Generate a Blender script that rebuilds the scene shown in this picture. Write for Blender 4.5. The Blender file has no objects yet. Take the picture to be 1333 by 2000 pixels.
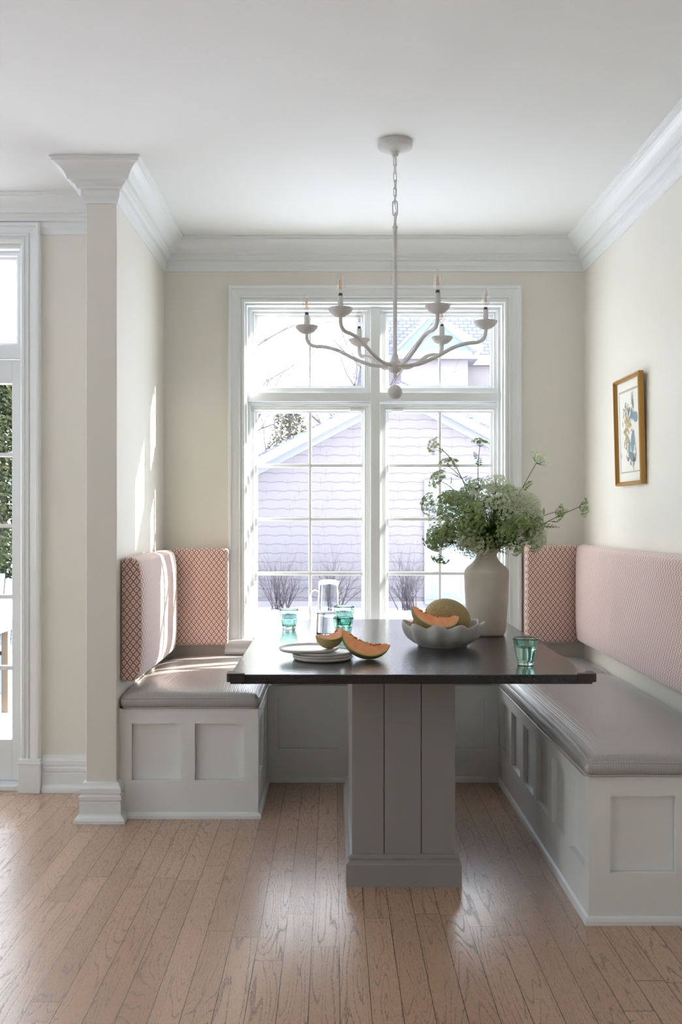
import bpy, math, random
from mathutils import Vector, Matrix, noise as mnoise
PI = math.pi
COL = bpy.context.scene.collection
SC = bpy.context.scene
FPX, VX, VY, CH = 1855.0, 652.0, 1009.0, 1.24      # focal length (px), vanishing point, camera height
CEIL = 2.67
XL, XR, YB = -0.884, 1.306, 4.94                   # alcove: left wall, right wall, back wall
YD = 4.29                                          # wall with the glazed door
XC, YC = -1.009, 3.867                             # outer face and end of the stub wall
XFL, YRE = -4.3, -2.6                              # rest of the room
TT = 0.762                                         # table top

def at(x, y, Y):
    return Vector(((x - VX) * Y / FPX, Y, CH + (VY - y) * Y / FPX))

# ------------------------------------------------------------------ materials
def new_mat(name):
    m = bpy.data.materials.new(name); m.use_nodes = True
    nt = m.node_tree; nt.nodes.clear()
    out = nt.nodes.new('ShaderNodeOutputMaterial')
    return m, nt, out

class NB:
    def __init__(s, nt): s.nt = nt
    def node(s, t, **kw):
        n = s.nt.nodes.new(t)
        for k, v in kw.items(): setattr(n, k, v)
        return n
    def put(s, sock, v):
        if isinstance(v, bpy.types.NodeSocket): s.nt.links.new(v, sock)
        elif v is not None:
            if isinstance(v, (tuple, list)) and len(v) == 3 and sock.type == 'RGBA': v = (*v, 1)
            sock.default_value = v
    def m(s, op, a, b=None, c=None):
        n = s.node('ShaderNodeMath', operation=op)
        s.put(n.inputs[0], a)
        if b is not None: s.put(n.inputs[1], b)
        if c is not None: s.put(n.inputs[2], c)
        return n.outputs[0]
    def mix(s, f, a, b):
        n = s.node('ShaderNodeMix', data_type='RGBA')
        s.put(n.inputs[0], f); s.put(n.inputs[6], a); s.put(n.inputs[7], b)
        return n.outputs[2]
    def noise(s, vec, scale, detail=3, rough=.5, dist=0):
        n = s.node('ShaderNodeTexNoise'); s.put(n.inputs['Vector'], vec)
        n.inputs['Scale'].default_value = scale; n.inputs['Detail'].default_value = detail
        n.inputs['Roughness'].default_value = rough; n.inputs['Distortion'].default_value = dist
        return n.outputs['Fac']
    def vec(s, x, y, z=0.0):
        n = s.node('ShaderNodeCombineXYZ'); s.put(n.inputs[0], x); s.put(n.inputs[1], y); s.put(n.inputs[2], z)
        return n.outputs[0]
    def ramp(s, f, lo, hi):
        n = s.node('ShaderNodeMapRange'); n.interpolation_type = 'SMOOTHSTEP'
        s.put(n.inputs[0], f); n.inputs[1].default_value = lo; n.inputs[2].default_value = hi
        return n.outputs[0]
    def coords(s, kind='Object'):
        tc = s.node('ShaderNodeTexCoord'); sep = s.node('ShaderNodeSeparateXYZ')
        s.nt.links.new(tc.outputs[kind], sep.inputs[0])
        return tc.outputs[kind], sep.outputs[0], sep.outputs[1], sep.outputs[2]
    def bump(s, h, strength=.3, dist=.002):
        n = s.node('ShaderNodeBump'); s.put(n.inputs['Height'], h)
        n.inputs['Strength'].default_value = strength; n.inputs['Distance'].default_value = dist
        return n.outputs[0]
    def bsdf(s, out, color, rough=.5, metal=0, spec=.5, normal=None, trans=0, ior=1.5, coat=0, coatr=.1, sss=None):
        p = s.node('ShaderNodeBsdfPrincipled')
        s.put(p.inputs['Base Color'], color); s.put(p.inputs['Roughness'], rough)
        p.inputs['Metallic'].default_value = metal; p.inputs['Specular IOR Level'].default_value = spec
        p.inputs['IOR'].default_value = ior; p.inputs['Transmission Weight'].default_value = trans
        p.inputs['Coat Weight'].default_value = coat; p.inputs['Coat Roughness'].default_value = coatr
        if normal is not None:
            s.put(p.inputs['Normal'], normal)
            if coat: s.put(p.inputs['Coat Normal'], normal)
        s.nt.links.new(p.outputs[0], out.inputs[0])
        return p

def plain(name, color, rough=.5, var=.03, bscale=60, bstr=.08, **kw):
    m, nt, out = new_mat(name); b = NB(nt)
    v, x, y, z = b.coords()
    n = b.noise(v, 3.0, 3)
    c2 = tuple(max(0, c * (1 - var * 2)) for c in color)
    colr = b.mix(n, color, c2)
    h = b.noise(v, bscale, 3)
    b.bsdf(out, colr, rough, normal=b.bump(h, bstr, .002), **kw)
    return m

def mat_fabric():
    m, nt, out = new_mat('diamond_fabric'); b = NB(nt)
    v, u, w, _ = b.coords('UV')
    U = b.m('DIVIDE', u, .0255); W = b.m('DIVIDE', w, .0335)
    a = b.m('ABSOLUTE', b.m('SUBTRACT', b.m('FRACT', U), .5))
    c = b.m('ABSOLUTE', b.m('SUBTRACT', b.m('FRACT', W), .5))
    nz = b.noise(v, 420, 2)
    d = b.m('ADD', b.m('ADD', a, c), b.m('MULTIPLY', b.m('SUBTRACT', nz, .5), .10))
    e = b.m('ABSOLUTE', b.m('SUBTRACT', d, .5))            # 0 on the lattice, .5 in the middle of a diamond
    line = b.m('SUBTRACT', 1.0, b.ramp(e, .075, .125))
    dot = b.ramp(e, .37, .41)
    ring = b.m('MULTIPLY', b.ramp(e, .17, .2), b.m('SUBTRACT', 1.0, b.ramp(e, .32, .36)))
    mask = b.m('MAXIMUM', line, dot)
    base = b.mix(ring, (.68, .49, .43), (.86, .77, .70))
    col = b.mix(mask, base, (.36, .155, .125))
    weave = b.noise(v, 900, 2)
    p = b.bsdf(out, col, .85, spec=.25, normal=b.bump(b.m('ADD', weave, mask), .35, .0012))
    p.inputs['Sheen Weight'].default_value = .9; p.inputs['Sheen Roughness'].default_value = .45
    p.inputs['Sheen Tint'].default_value = (1, .93, .93, 1)
    return m

def mat_vinyl():
    m, nt, out = new_mat('woven_vinyl'); b = NB(nt)
    v, u, w, _ = b.coords('UV')
    # small chevrons
    k = b.m('FRACT', b.m('DIVIDE', u, .016))
    t = b.m('ABSOLUTE', b.m('SUBTRACT', k, .5))
    q = b.m('FRACT', b.m('ADD', b.m('DIVIDE', w, .0075), b.m('MULTIPLY', t, 2.0)))
    h = b.m('MULTIPLY', b.m('SINE', b.m('MULTIPLY', q, PI)), b.m('SINE', b.m('MULTIPLY', b.m('FRACT', b.m('MULTIPLY', k, 2)), PI)))
    n = b.noise(v, 5, 2)
    col = b.mix(h, (.37, .362, .347), (.46, .452, .436))
    b.bsdf(out, col, .34, spec=.6, coat=.8, coatr=.20, normal=b.bump(b.m('ADD', h, b.m('MULTIPLY', n, .4)), .32, .0018))
    return m

def mat_floor():
    m, nt, out = new_mat('oak_planks'); b = NB(nt)
    v, x, y, z = b.coords()
    W = .079
    u = b.m('DIVIDE', b.m('SUBTRACT', x, .016), W)
    i = b.m('FLOOR', u); fu = b.m('FRACT', u)
    wn = b.node('ShaderNodeTexWhiteNoise', noise_dimensions='1D'); b.put(wn.inputs['W'], i)
    r1 = wn.outputs['Value']
    vv = b.m('ADD', b.m('DIVIDE', y, b.m('ADD', .75, b.m('MULTIPLY', r1, .7))), b.m('MULTIPLY', r1, 17.3))
    j = b.m('FLOOR', vv); fv = b.m('FRACT', vv)
    wn2 = b.node('ShaderNodeTexWhiteNoise', noise_dimensions='2D'); b.put(wn2.inputs['Vector'], b.vec(i, j))
    r2 = wn2.outputs['Value']
    sepc = b.node('ShaderNodeSeparateColor'); nt.links.new(wn2.outputs['Color'], sepc.inputs[0]); r3 = sepc.outputs[1]
    off = b.m('MULTIPLY', r2, 37.0)
    # cathedral grain: level lines of a low noise stretched along the board
    g = b.vec(b.m('ADD', b.m('MULTIPLY', x, 12.0), off), b.m('MULTIPLY', y, 1.0), off)
    n1 = b.noise(g, 1.0, 1.5, .45)
    fine = b.noise(b.vec(b.m('MULTIPLY', x, 60), b.m('MULTIPLY', y, 14), off), 1.0, 2)
    lv = b.m('ADD', b.m('MULTIPLY', n1, b.m('ADD', 15.0, b.m('MULTIPLY', r3, 17.0))), b.m('MULTIPLY', fine, .16))
    s = b.m('ABSOLUTE', b.m('SUBTRACT', b.m('FRACT', lv), .5))
    rings = b.ramp(s, .33, .49)
    pores = b.noise(b.vec(b.m('MULTIPLY', x, 700), b.m('MULTIPLY', y, 60), off), 1.0, 2)
    pmask = b.ramp(pores, .40, .60)
    grain = b.m('MULTIPLY', rings, b.m('ADD', .3, b.m('MULTIPLY', pmask, .7)))
    grain2 = b.m('MULTIPLY', pmask, .22)
    gm = b.m('MINIMUM', 1.0, b.m('ADD', b.m('MULTIPLY', grain, .85), grain2))
    base = b.mix(r2, (.60, .385, .250), (.46, .285, .180))
    base = b.mix(b.m('MULTIPLY', n1, .4), base, (.53, .36, .25))
    col = b.mix(gm, base, (.20, .135, .10))
    ga = b.m('MAXIMUM', b.m('LESS_THAN', fu, .013), b.m('GREATER_THAN', fu, .987))
    gb = b.m('LESS_THAN', fv, .0022)
    gap = b.m('MAXIMUM', ga, gb)
    col = b.mix(gap, col, (.055, .035, .025))
    hgt = b.m('SUBTRACT', b.m('MULTIPLY', gm, -.5), b.m('MULTIPLY', gap, 2.0))
    hgt = b.m('ADD', hgt, b.m('MULTIPLY', r2, .1))
    rough = b.m('ADD', .27, b.m('MULTIPLY', gm, .2))
    b.bsdf(out, col, rough, spec=.5, coat=.55, coatr=.2, normal=b.bump(hgt, .25, .0012))
    return m

def mat_granite():
    m, nt, out = new_mat('leathered_granite'); b = NB(nt)
    v, x, y, z = b.coords()
    n = b.noise(v, 260, 3, .7); n2 = b.noise(v, 60, 3)
    fl = b.ramp(n, .56, .72)
    col = b.mix(fl, (.004, .005, .008), (.05, .06, .08))
    h = b.m('ADD', b.noise(v, 95, 3, .55), b.m('MULTIPLY', n2, .6))
    b.bsdf(out, col, b.m('ADD', .16, b.m('MULTIPLY', n2, .10)), spec=.5, ior=1.5, coat=.5, coatr=.10, normal=b.bump(h, .36, .002)).inputs['Coat IOR'].default_value = 1.5
    return m

def mat_glass(name, color, ior=1.47):
    m, nt, out = new_mat(name); b = NB(nt)
    g = b.node('ShaderNodeBsdfGlass'); b.put(g.inputs['Color'], color); g.inputs['Roughness'].default_value = 0.0
    g.inputs['IOR'].default_value = ior
    v, x, y, z = b.coords()
    b.put(g.inputs['Normal'], b.bump(b.noise(v, 35, 2), .05, .001))
    nt.links.new(g.outputs[0], out.inputs[0])
    return m

def mat_thin(name, tint=(1, 1, 1), k=1.0):
    m, nt, out = new_mat(name); b = NB(nt)
    t = b.node('ShaderNodeBsdfTransparent'); b.put(t.inputs[0], tint)
    g = b.node('ShaderNodeBsdfGlossy'); g.inputs['Roughness'].default_value = .02
    fr = b.node('ShaderNodeFresnel'); gm = b.node('ShaderNodeNewGeometry')
    b.put(fr.inputs[0], b.m('ADD', 1.45, b.m('MULTIPLY', gm.outputs['Backfacing'], 1 / 1.45 - 1.45)))
    mx = b.node('ShaderNodeMixShader'); b.put(mx.inputs[0], b.m('MULTIPLY', fr.outputs[0], k))
    nt.links.new(t.outputs[0], mx.inputs[1]); nt.links.new(g.outputs[0], mx.inputs[2])
    nt.links.new(mx.outputs[0], out.inputs[0])
    return m

def mat_siding():
    m, nt, out = new_mat('shake_siding'); b = NB(nt)
    v, x, y, z = b.coords()
    xi = b.m('DIVIDE', x, .30)
    row = b.m('FLOOR', b.m('SUBTRACT', b.m('DIVIDE', z, .162), .5))
    wn = b.node('ShaderNodeTexWhiteNoise', noise_dimensions='1D'); b.put(wn.inputs['W'], row)
    xs = b.m('ADD', xi, wn.outputs['Value'])
    w1 = b.m('MULTIPLY', b.ramp(b.m('ABSOLUTE', b.m('SUBTRACT', b.m('FRACT', xs), .5)), .24, .30), .085)
    c = b.m('FRACT', b.m('ADD', b.m('DIVIDE', z, .162), w1))
    line = b.m('SUBTRACT', 1.0, b.ramp(c, .05, .15))
    jn = b.m('MULTIPLY', b.m('LESS_THAN', b.m('FRACT', b.m('MULTIPLY', xs, .5)), .018), .35)
    n = b.noise(v, 3, 3)
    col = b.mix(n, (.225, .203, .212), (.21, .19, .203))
    col = b.mix(b.m('MAXIMUM', b.m('MULTIPLY', line, .62), jn), col, (.085, .078, .09))
    b.bsdf(out, col, .8, spec=.2)
    return m

def mat_shingle(name, c1, c2, c3):
    m, nt, out = new_mat(name); b = NB(nt)
    v, u, w, _ = b.coords('UV')
    br = b.node('ShaderNodeTexBrick'); b.put(br.inputs['Vector'], v)
    br.inputs['Scale'].default_value = 1.0; br.inputs['Brick Width'].default_value = .24
    br.inputs['Row Height'].default_value = .125; br.inputs['Mortar Size'].default_value = .012
    br.inputs['Color1'].default_value = (*c1, 1); br.inputs['Color2'].default_value = (*c2, 1); br.inputs['Mortar'].default_value = (*c3, 1)
    b.bsdf(out, br.outputs[0], .9, spec=.1)
    return m

def mat_rind():
    m, nt, out = new_mat('netted_rind'); b = NB(nt)
    v, x, y, z = b.coords()
    n = b.noise(v, 30, 2)
    vo = b.node('ShaderNodeTexVoronoi', feature='DISTANCE_TO_EDGE')
    mp = b.node('ShaderNodeVectorMath', operation='ADD'); b.put(mp.inputs[0], v)
    nn = b.node('ShaderNodeTexNoise'); b.put(nn.inputs['Vector'], v); nn.inputs['Scale'].default_value = 60
    sc = b.node('ShaderNodeVectorMath', operation='SCALE'); nt.links.new(nn.outputs['Color'], sc.inputs[0]); sc.inputs['Scale'].default_value = .006
    nt.links.new(sc.outputs[0], mp.inputs[1]); b.put(vo.inputs['Vector'], mp.outputs[0])
    vo.inputs['Scale'].default_value = 250
    net = b.m('SUBTRACT', 1.0, b.ramp(vo.outputs['Distance'], .08, .28))
    base = b.mix(n, (.25, .17, .045), (.17, .13, .04))
    col = b.mix(net, base, (.43, .33, .15))
    b.bsdf(out, col, .6, spec=.35, normal=b.bump(net, .6, .0015))
    return m

def mat_flesh():
    m, nt, out = new_mat('melon_flesh'); b = NB(nt)
    v, x, y, z = b.coords()
    n = b.noise(v, 45, 3); n2 = b.noise(v, 300, 2)
    col = b.mix(b.ramp(n, .35, .7), (.86, .335, .12), (.90, .42, .21))
    p = b.bsdf(out, col, b.m('ADD', .26, b.m('MULTIPLY', n2, .2)), spec=.5, normal=b.bump(n2, .2, .001))
    p.inputs['Subsurface Weight'].default_value = .12
    p.inputs['Subsurface Radius'].default_value = (.01, .005, .003)
    p.inputs['Subsurface Scale'].default_value = .4
    return m

def mat_leaf(name, c1, c2, scale=8):
    m, nt, out = new_mat(name); b = NB(nt)
    v, x, y, z = b.coords()
    n = b.noise(v, scale, 3)
    col = b.mix(b.ramp(n, .3, .7), c1, c2)
    p = b.bsdf(out, col, .6, spec=.25)
    tr = b.node('ShaderNodeBsdfTranslucent'); b.put(tr.inputs[0], col)
    mx = b.node('ShaderNodeMixShader'); mx.inputs[0].default_value = .3
    nt.links.new(p.outputs[0], mx.inputs[1]); nt.links.new(tr.outputs[0], mx.inputs[2]); nt.links.new(mx.outputs[0], out.inputs[0])
    return m

def mat_plaster(name, c1, c2, bs, scale):
    m, nt, out = new_mat(name); b = NB(nt)
    v, x, y, z = b.coords()
    n = b.noise(v, scale, 4, .6)
    col = b.mix(b.ramp(b.noise(v, 9, 4), .3, .75), c1, c2)
    b.bsdf(out, col, .8, spec=.2, normal=b.bump(n, bs, .004))
    return m

M = {}
M['wall'] = plain('wall_paint', (.765, .745, .675), .6, .012, 140, .05, spec=.35)
M['ceiling'] = plain('ceiling_paint', (.79, .797, .782), .8, .01, 140, .05, spec=.2)
M['trim'] = plain('trim_gloss_paint', (.795, .82, .815), .32, .01, 40, .03)
M['bench'] = plain('bench_paint', (.815, .84, .825), .38, .01, 40, .03)
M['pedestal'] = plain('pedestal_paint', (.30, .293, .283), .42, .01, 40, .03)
M['groove'] = plain('groove_shadow_gap', (.10, .10, .10), .8, .01, 40, .03)
M['panel'] = M['bench']
M['fabric'] = mat_fabric()
M['vinyl'] = mat_vinyl()
M['floor'] = mat_floor()
M['granite'] = mat_granite()
M['rubber'] = plain('brown_rubber', (.035, .022, .02), .45, .05, 90, .05)
M['pane'] = mat_thin('window_glass')
M['bulbglass'] = mat_thin('bulb_glass', (.97, .97, .97), 3.4)
M['aqua'] = mat_glass('aqua_glass', (.83, .962, .925))
M['clear'] = mat_glass('clear_glass', (.965, .98, .985))
M['water'] = mat_glass('water', (.97, .985, .98), 1.33)
M['gesso'] = mat_plaster('white_gesso', (.80, .795, .77), (.68, .675, .65), .9, 230)
M['socket'] = plain('socket_metal', (.06, .06, .055), .4, .02, 80, .05)
M['wire'] = plain('steel_wire', (.35, .34, .32), .35, .02, 80, .02, metal=1)
M['filament'] = plain('led_filament', (.85, .42, .10), .4, .02, 80, .02)
M['stone'] = mat_plaster('stone_vase', (.57, .525, .45), (.47, .425, .36), .35, 40)
M['bowl'] = plain('bowl_glaze', (.50, .505, .475), .42, .03, 30, .05)
M['plate'] = plain('plate_glaze', (.62, .59, .53), .30, .02, 30, .04)
M['rind'] = mat_rind()
M['flesh'] = mat_flesh()
M['rindedge'] = plain('rind_edge', (.38, .37, .12), .5, .05, 80, .05)
M['pulp'] = plain('melon_pulp', (.80, .20, .035), .3, .1, 200, .2)
M['seed'] = plain('melon_seed', (.42, .17, .07), .35, .1, 100, .1)
M['stemgreen'] = mat_leaf('flower_stem', (.09, .15, .035), (.13, .19, .06), 20)
M['leafgreen'] = mat_leaf('feathery_leaf', (.09, .21, .04), (.16, .30, .07), 25)
M['floretwhite'] = mat_leaf('white_floret', (.74, .78, .60), (.55, .63, .39), 30)
M['floretgreen'] = mat_leaf('green_floret', (.40, .49, .23), (.26, .36, .13), 30)
M['gold'] = plain('gilt_wood', (.50, .27, .06), .36, .12, 60, .15, metal=.35)
M['mat_board'] = plain('mat_board', (.78, .77, .70), .8, .01, 200, .03)
M['matline'] = plain('mat_line', (.42, .43, .32), .8, .01, 200, .03)
M['inkblue'] = plain('print_blue', (.26, .38, .46), .8, .2, 120, .02)
M['inkgrey'] = plain('print_grey', (.24, .27, .33), .8, .2, 120, .02)
M['inkyellow'] = plain('print_yellow', (.62, .50, .20), .8, .2, 120, .02)
M['inkgreen'] = plain('print_green', (.33, .40, .27), .8, .2, 120, .02)
M['inkrose'] = plain('print_rose', (.62, .42, .32), .8, .2, 120, .02)
M['snow'] = plain('snow', (.80, .84, .93), .7, .05, 6, .6)
M['siding'] = mat_siding()
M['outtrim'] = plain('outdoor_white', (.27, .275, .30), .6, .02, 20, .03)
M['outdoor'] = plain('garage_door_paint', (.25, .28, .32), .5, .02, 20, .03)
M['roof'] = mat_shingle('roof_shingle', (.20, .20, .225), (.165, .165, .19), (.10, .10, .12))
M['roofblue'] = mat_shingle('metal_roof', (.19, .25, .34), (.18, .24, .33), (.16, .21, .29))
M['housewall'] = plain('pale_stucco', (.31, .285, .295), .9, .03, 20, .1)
M['bark'] = plain('winter_bark', (.15, .125, .13), .9, .2, 40, .3)
M['twig'] = plain('twig_bark', (.105, .082, .09), .9, .2, 40, .3)
M['evergreen'] = mat_leaf('evergreen_leaf', (.07, .08, .035), (.15, .135, .055), 3)
M['hedge'] = mat_leaf('hedge_leaf', (.022, .036, .014), (.075, .088, .035), 5)
M['teak'] = plain('weathered_teak', (.17, .125, .085), .8, .1, 60, .3)
M['bluepaint'] = plain('pale_blue_paint', (.20, .25, .32), .5, .02, 30, .05)
M['dark'] = plain('dark_gap', (.02, .02, .022), .7, .05, 30, .05)
M['mesh'] = plain('dark_glass', (.05, .06, .08), .3, .05, 30, .02)

# ------------------------------------------------------------------ mesh building
ORI = {}
class MB:
    def __init__(s): s.v = []; s.f = []; s.sm = []
    def add(s, vs, fs, smooth=False):
        o = len(s.v); s.v += [Vector(p) for p in vs]
        for f in fs: s.f.append([o + i for i in f]); s.sm.append(smooth)
        return s
    def box(s, x0, x1, y0, y1, z0, z1):
        if x0 > x1: x0, x1 = x1, x0
        if y0 > y1: y0, y1 = y1, y0
        if z0 > z1: z0, z1 = z1, z0
        vs = [(x, y, z) for z in (z0, z1) for y in (y0, y1) for x in (x0, x1)]
        return s.add(vs, [(0, 2, 3, 1), (4, 5, 7, 6), (0, 1, 5, 4), (2, 6, 7, 3), (0, 4, 6, 2), (1, 3, 7, 5)])
    def lathe(s, prof, c=(0, 0, 0), n=32, mod=None, smooth=True):
        vs = []; fs = []; c = Vector(c)
        for (r, z) in prof:
            for k in range(n):
                a = 2 * PI * k / n
                rr, zz = (r, z) if mod is None else mod(r, z, a)
                vs.append(c + Vector((rr * math.cos(a), rr * math.sin(a), zz)))
        for i in range(len(prof) - 1):
            for k in range(n):
                k2 = (k + 1) % n
                fs.append((i * n + k, i * n + k2, (i + 1) * n + k2, (i + 1) * n + k))
        if prof[0][0] > 1e-6: fs.append(tuple(reversed(range(n))))
        if prof[-1][0] > 1e-6: fs.append(tuple((len(prof) - 1) * n + k for k in range(n)))
        return s.add(vs, fs, smooth)
    def tube(s, pts, rad, n=6, closed=False, smooth=True):
        pts = [Vector(p) for p in pts]; L = len(pts)
        if not hasattr(rad, '__len__'): rad = [rad] * L
        prev = None; vs = []
        for i, p in enumerate(pts):
            if closed: t = pts[(i + 1) % L] - pts[i - 1]
            else: t = pts[min(i + 1, L - 1)] - pts[max(i - 1, 0)]
            if t.length < 1e-9: t = Vector((0, 0, 1))
            t.normalize()
            if prev is None:
                a = Vector((0, 0, 1)) if abs(t.z) < .9 else Vector((1, 0, 0))
                nrm = t.cross(a).normalized()
            else:
                nrm = prev - t * prev.dot(t)
                if nrm.length < 1e-6: nrm = t.cross(Vector((1, .3, .2)))
                nrm.normalize()
            prev = nrm; bn = t.cross(nrm)
            for k in range(n):
                a = 2 * PI * k / n
                vs.append(p + (nrm * math.cos(a) + bn * math.sin(a)) * rad[i])
        fs = []
        for i in range(L if closed else L - 1):
            i2 = (i + 1) % L
            for k in range(n):
                k2 = (k + 1) % n
                fs.append((i * n + k, i * n + k2, i2 * n + k2, i2 * n + k))
        if not closed:
            fs.append(tuple(reversed(range(n)))); fs.append(tuple((L - 1) * n + k for k in range(n)))
        return s.add(vs, fs, smooth)
    def sphere(s, c, r, n=16, m=10, sc=(1, 1, 1), smooth=True):
        c = Vector(c); vs = []; fs = []
        for i in range(m + 1):
            th = PI * i / m
            for k in range(n):
                a = 2 * PI * k / n
                vs.append(c + Vector((r * sc[0] * math.sin(th) * math.cos(a), r * sc[1] * math.sin(th) * math.sin(a), -r * sc[2] * math.cos(th))))
        for i in range(m):
            for k in range(n):
                k2 = (k + 1) % n
                fs.append((i * n + k, i * n + k2, (i + 1) * n + k2, (i + 1) * n + k))
        return s.add(vs, fs, smooth)
    def sweep(s, path, prof, closed=False, mapf=None, smooth=False):
        """path: 2D points; prof: (offset to the left of the path, height)."""
        P = [Vector(p) for p in path]; L = len(P); vs = []
        for i, p in enumerate(P):
            def nl(a, b):
                d = (b - a).normalized(); return Vector((-d.y, d.x))
            if closed or 0 < i < L - 1:
                n1 = nl(P[i - 1], p); n2 = nl(p, P[(i + 1) % L])
                mt = (n1 + n2); mt = mt / max(1e-6, (1 + n1.dot(n2)))
            elif i == 0: mt = nl(p, P[1])
            else: mt = nl(P[-2], p)
            for (d, h) in prof:
                q = p + mt * d
                vs.append(mapf(q.x, q.y, h) if mapf else (q.x, q.y, h))
        K = len(prof); fs = []
        for i in range(L if closed else L - 1):
            i2 = (i + 1) % L
            for k in range(K - 1):
                fs.append((i * K + k, i2 * K + k, i2 * K + k + 1, i * K + k + 1))
        if not closed:
            fs.append(tuple(range(K))); fs.append(tuple(reversed([(L - 1) * K + k for k in range(K)])))
        return s.add(vs, fs, smooth)
    def prism(s, poly, y0, y1, mapf=None):
        """poly in (x, z), extruded along y"""
        n = len(poly)
        mp = mapf or (lambda a, b, c: (a, b, c))
        vs = [mp(x, y0, z) for x, z in poly] + [mp(x, y1, z) for x, z in poly]
        fs = [tuple(range(n)), tuple(reversed(range(n, 2 * n)))]
        for i in range(n): fs.append((i, i + n, (i + 1) % n + n, (i + 1) % n))
        return s.add(vs, fs)
    def xform(s, mx):
        s.v = [mx @ p for p in s.v]; return s
    def build(s, name, mat, parent=None, bevel=0, seg=2, origin=None, fixn=True):
        me = bpy.data.meshes.new(name)
        off = Vector((0, 0, 0)) if parent is None else ORI[parent.name]
        loc = Vector((0, 0, 0))
        if parent is None and origin is not None: loc = Vector(origin); off = loc
        me.from_pydata([tuple(p - off) for p in s.v], [], s.f)
        me.update()
        if fixn:
            import bmesh
            bm = bmesh.new(); bm.from_mesh(me)
            bmesh.ops.recalc_face_normals(bm, faces=bm.faces); bm.to_mesh(me); bm.free()
        for p, q in zip(me.polygons, s.sm): p.use_smooth = q
        uv = me.uv_layers.new(name='UVMap')
        for p in me.polygons:
            n = p.normal; ax = max(range(3), key=lambda k: abs(n[k]))
            for li in p.loop_indices:
                co = me.vertices[me.loops[li].vertex_index].co + off
                uv.data[li].uv = ((co.y, co.z) if ax == 0 else (co.x, co.z) if ax == 1 else (co.x, co.y))
        me.materials.append(mat)
        o = bpy.data.objects.new(name, me); COL.objects.link(o)
        o.location = loc
        ORI[o.name] = off if parent is not None else loc
        if parent is not None: o.parent = parent
        if bevel > 0:
            md = o.modifiers.new('bevel', 'BEVEL'); md.width = bevel; md.segments = seg
            md.limit_method = 'ANGLE'; md.angle_limit = math.radians(35); md.harden_normals = False
        return o

def tag(o, label=None, cat=None, group=None, kind=None):
    if label: o['label'] = label
    if cat: o['category'] = cat
    if group: o['group'] = group
    if kind: o['kind'] = kind
    return o

def thing(name, label, cat, loc=(0, 0, 0), group=None):
    o = bpy.data.objects.new(name, None); COL.objects.link(o); o.location = loc
    o.empty_display_size = .05
    ORI[o.name] = Vector(loc)
    return tag(o, label, cat, group)

def structure(o, label=None, cat=None):
    o['kind'] = 'structure'
    if label: o['label'] = label
    if cat: o['category'] = cat
    return o

def copy_tree(o, parent=None):
    c = o.copy(); COL.objects.link(c); c.parent = parent
    ORI[c.name] = ORI[o.name]
    for ch in list(o.children): copy_tree(ch, c)
    return c

def bez(p0, p1, p2, n=8):
    p0, p1, p2 = Vector(p0), Vector(p1), Vector(p2)
    return [(1 - t) ** 2 * p0 + 2 * t * (1 - t) * p1 + t * t * p2 for t in [i / n for i in range(n + 1)]]

def smooth_path(pts, sub=5):
    pts = [Vector(p) for p in pts]; out = []
    for i in range(len(pts) - 1):
        p0 = pts[max(i - 1, 0)]; p1 = pts[i]; p2 = pts[i + 1]; p3 = pts[min(i + 2, len(pts) - 1)]
        for k in range(sub):
            t = k / sub
            out.append(.5 * ((2 * p1) + (p2 - p0) * t + (2 * p0 - 5 * p1 + 4 * p2 - p3) * t * t + (3 * p1 - p0 - 3 * p2 + p3) * t ** 3))
    out.append(pts[-1]); return out

# ------------------------------------------------------------------ room shell
def wall_with_holes(axis, a0, a1, z0, z1, t0, t1, holes):
    """axis 'x': wall runs along x, thickness t0..t1 in y; 'y' the other way. holes (a0,a1,z0,z1), sorted along a."""
    mb = MB()
    def bx(p, q, r, s_):
        if q - p < 1e-4 or s_ - r < 1e-4: return
        if axis == 'x': mb.box(p, q, t0, t1, r, s_)
        else: mb.box(t0, t1, p, q, r, s_)
    cur = a0
    for (h0, h1, g0, g1) in holes:
        bx(cur, h0, z0, z1); bx(h0, h1, z0, g0); bx(h0, h1, g1, z1); cur = h1
    bx(cur, a1, z0, z1)
    return mb

WX0, WX1, WZ0, WZ1 = -.462, .888, .600, 2.350       # alcove window opening
DX0, DX1, DZ1 = -3.08, -1.405, 2.465                # door opening
structure(MB().box(XFL, XR, YRE, YB, -.12, 0).build('floor', M['floor']), 'light oak plank floor', 'floor')
structure(MB().box(XFL - .15, XR + .15, YRE - .15, YB + .15, CEIL, CEIL + .12).build('ceiling', M['ceiling']), 'plain off-white ceiling', 'ceiling')
structure(wall_with_holes('x', XL, XR, 0, CEIL, YB, YB + .14, [(WX0, WX1, WZ0, WZ1)]).build('wall_back', M['wall']), 'pale cream wall around the alcove window', 'wall')
structure(MB().box(XC, XL, YC, YB + .14, 0, CEIL).build('wall_left', M['wall'], bevel=.003), 'stub wall left of the built-in seating', 'wall')
structure(wall_with_holes('y', YRE, YB + .14, 0, CEIL, XR, XR + .14, []).build('wall_right', M['wall']), 'pale wall with a framed print', 'wall')
structure(wall_with_holes('x', XFL, XC, 0, CEIL, YD, YD + .14, [(DX0, DX1, 0, DZ1)]).build('wall_side', M['wall']), 'wall beside the glazed door', 'wall')
structure(wall_with_holes('y', YRE, YD + .14, 0, CEIL, XFL - .14, XFL, [(-.9, .3, .8, 2.2), (1.7, 3.1, .8, 2.2)]).build('wall_outer', M['wall']), 'far left wall of the room', 'wall')  # both openings are invented, out of view, added to let fill daylight in
structure(wall_with_holes('x', XFL, XR, 0, CEIL, YRE - .14, YRE, []).build('wall_rear', M['wall']), 'wall behind the viewer', 'wall')

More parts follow.
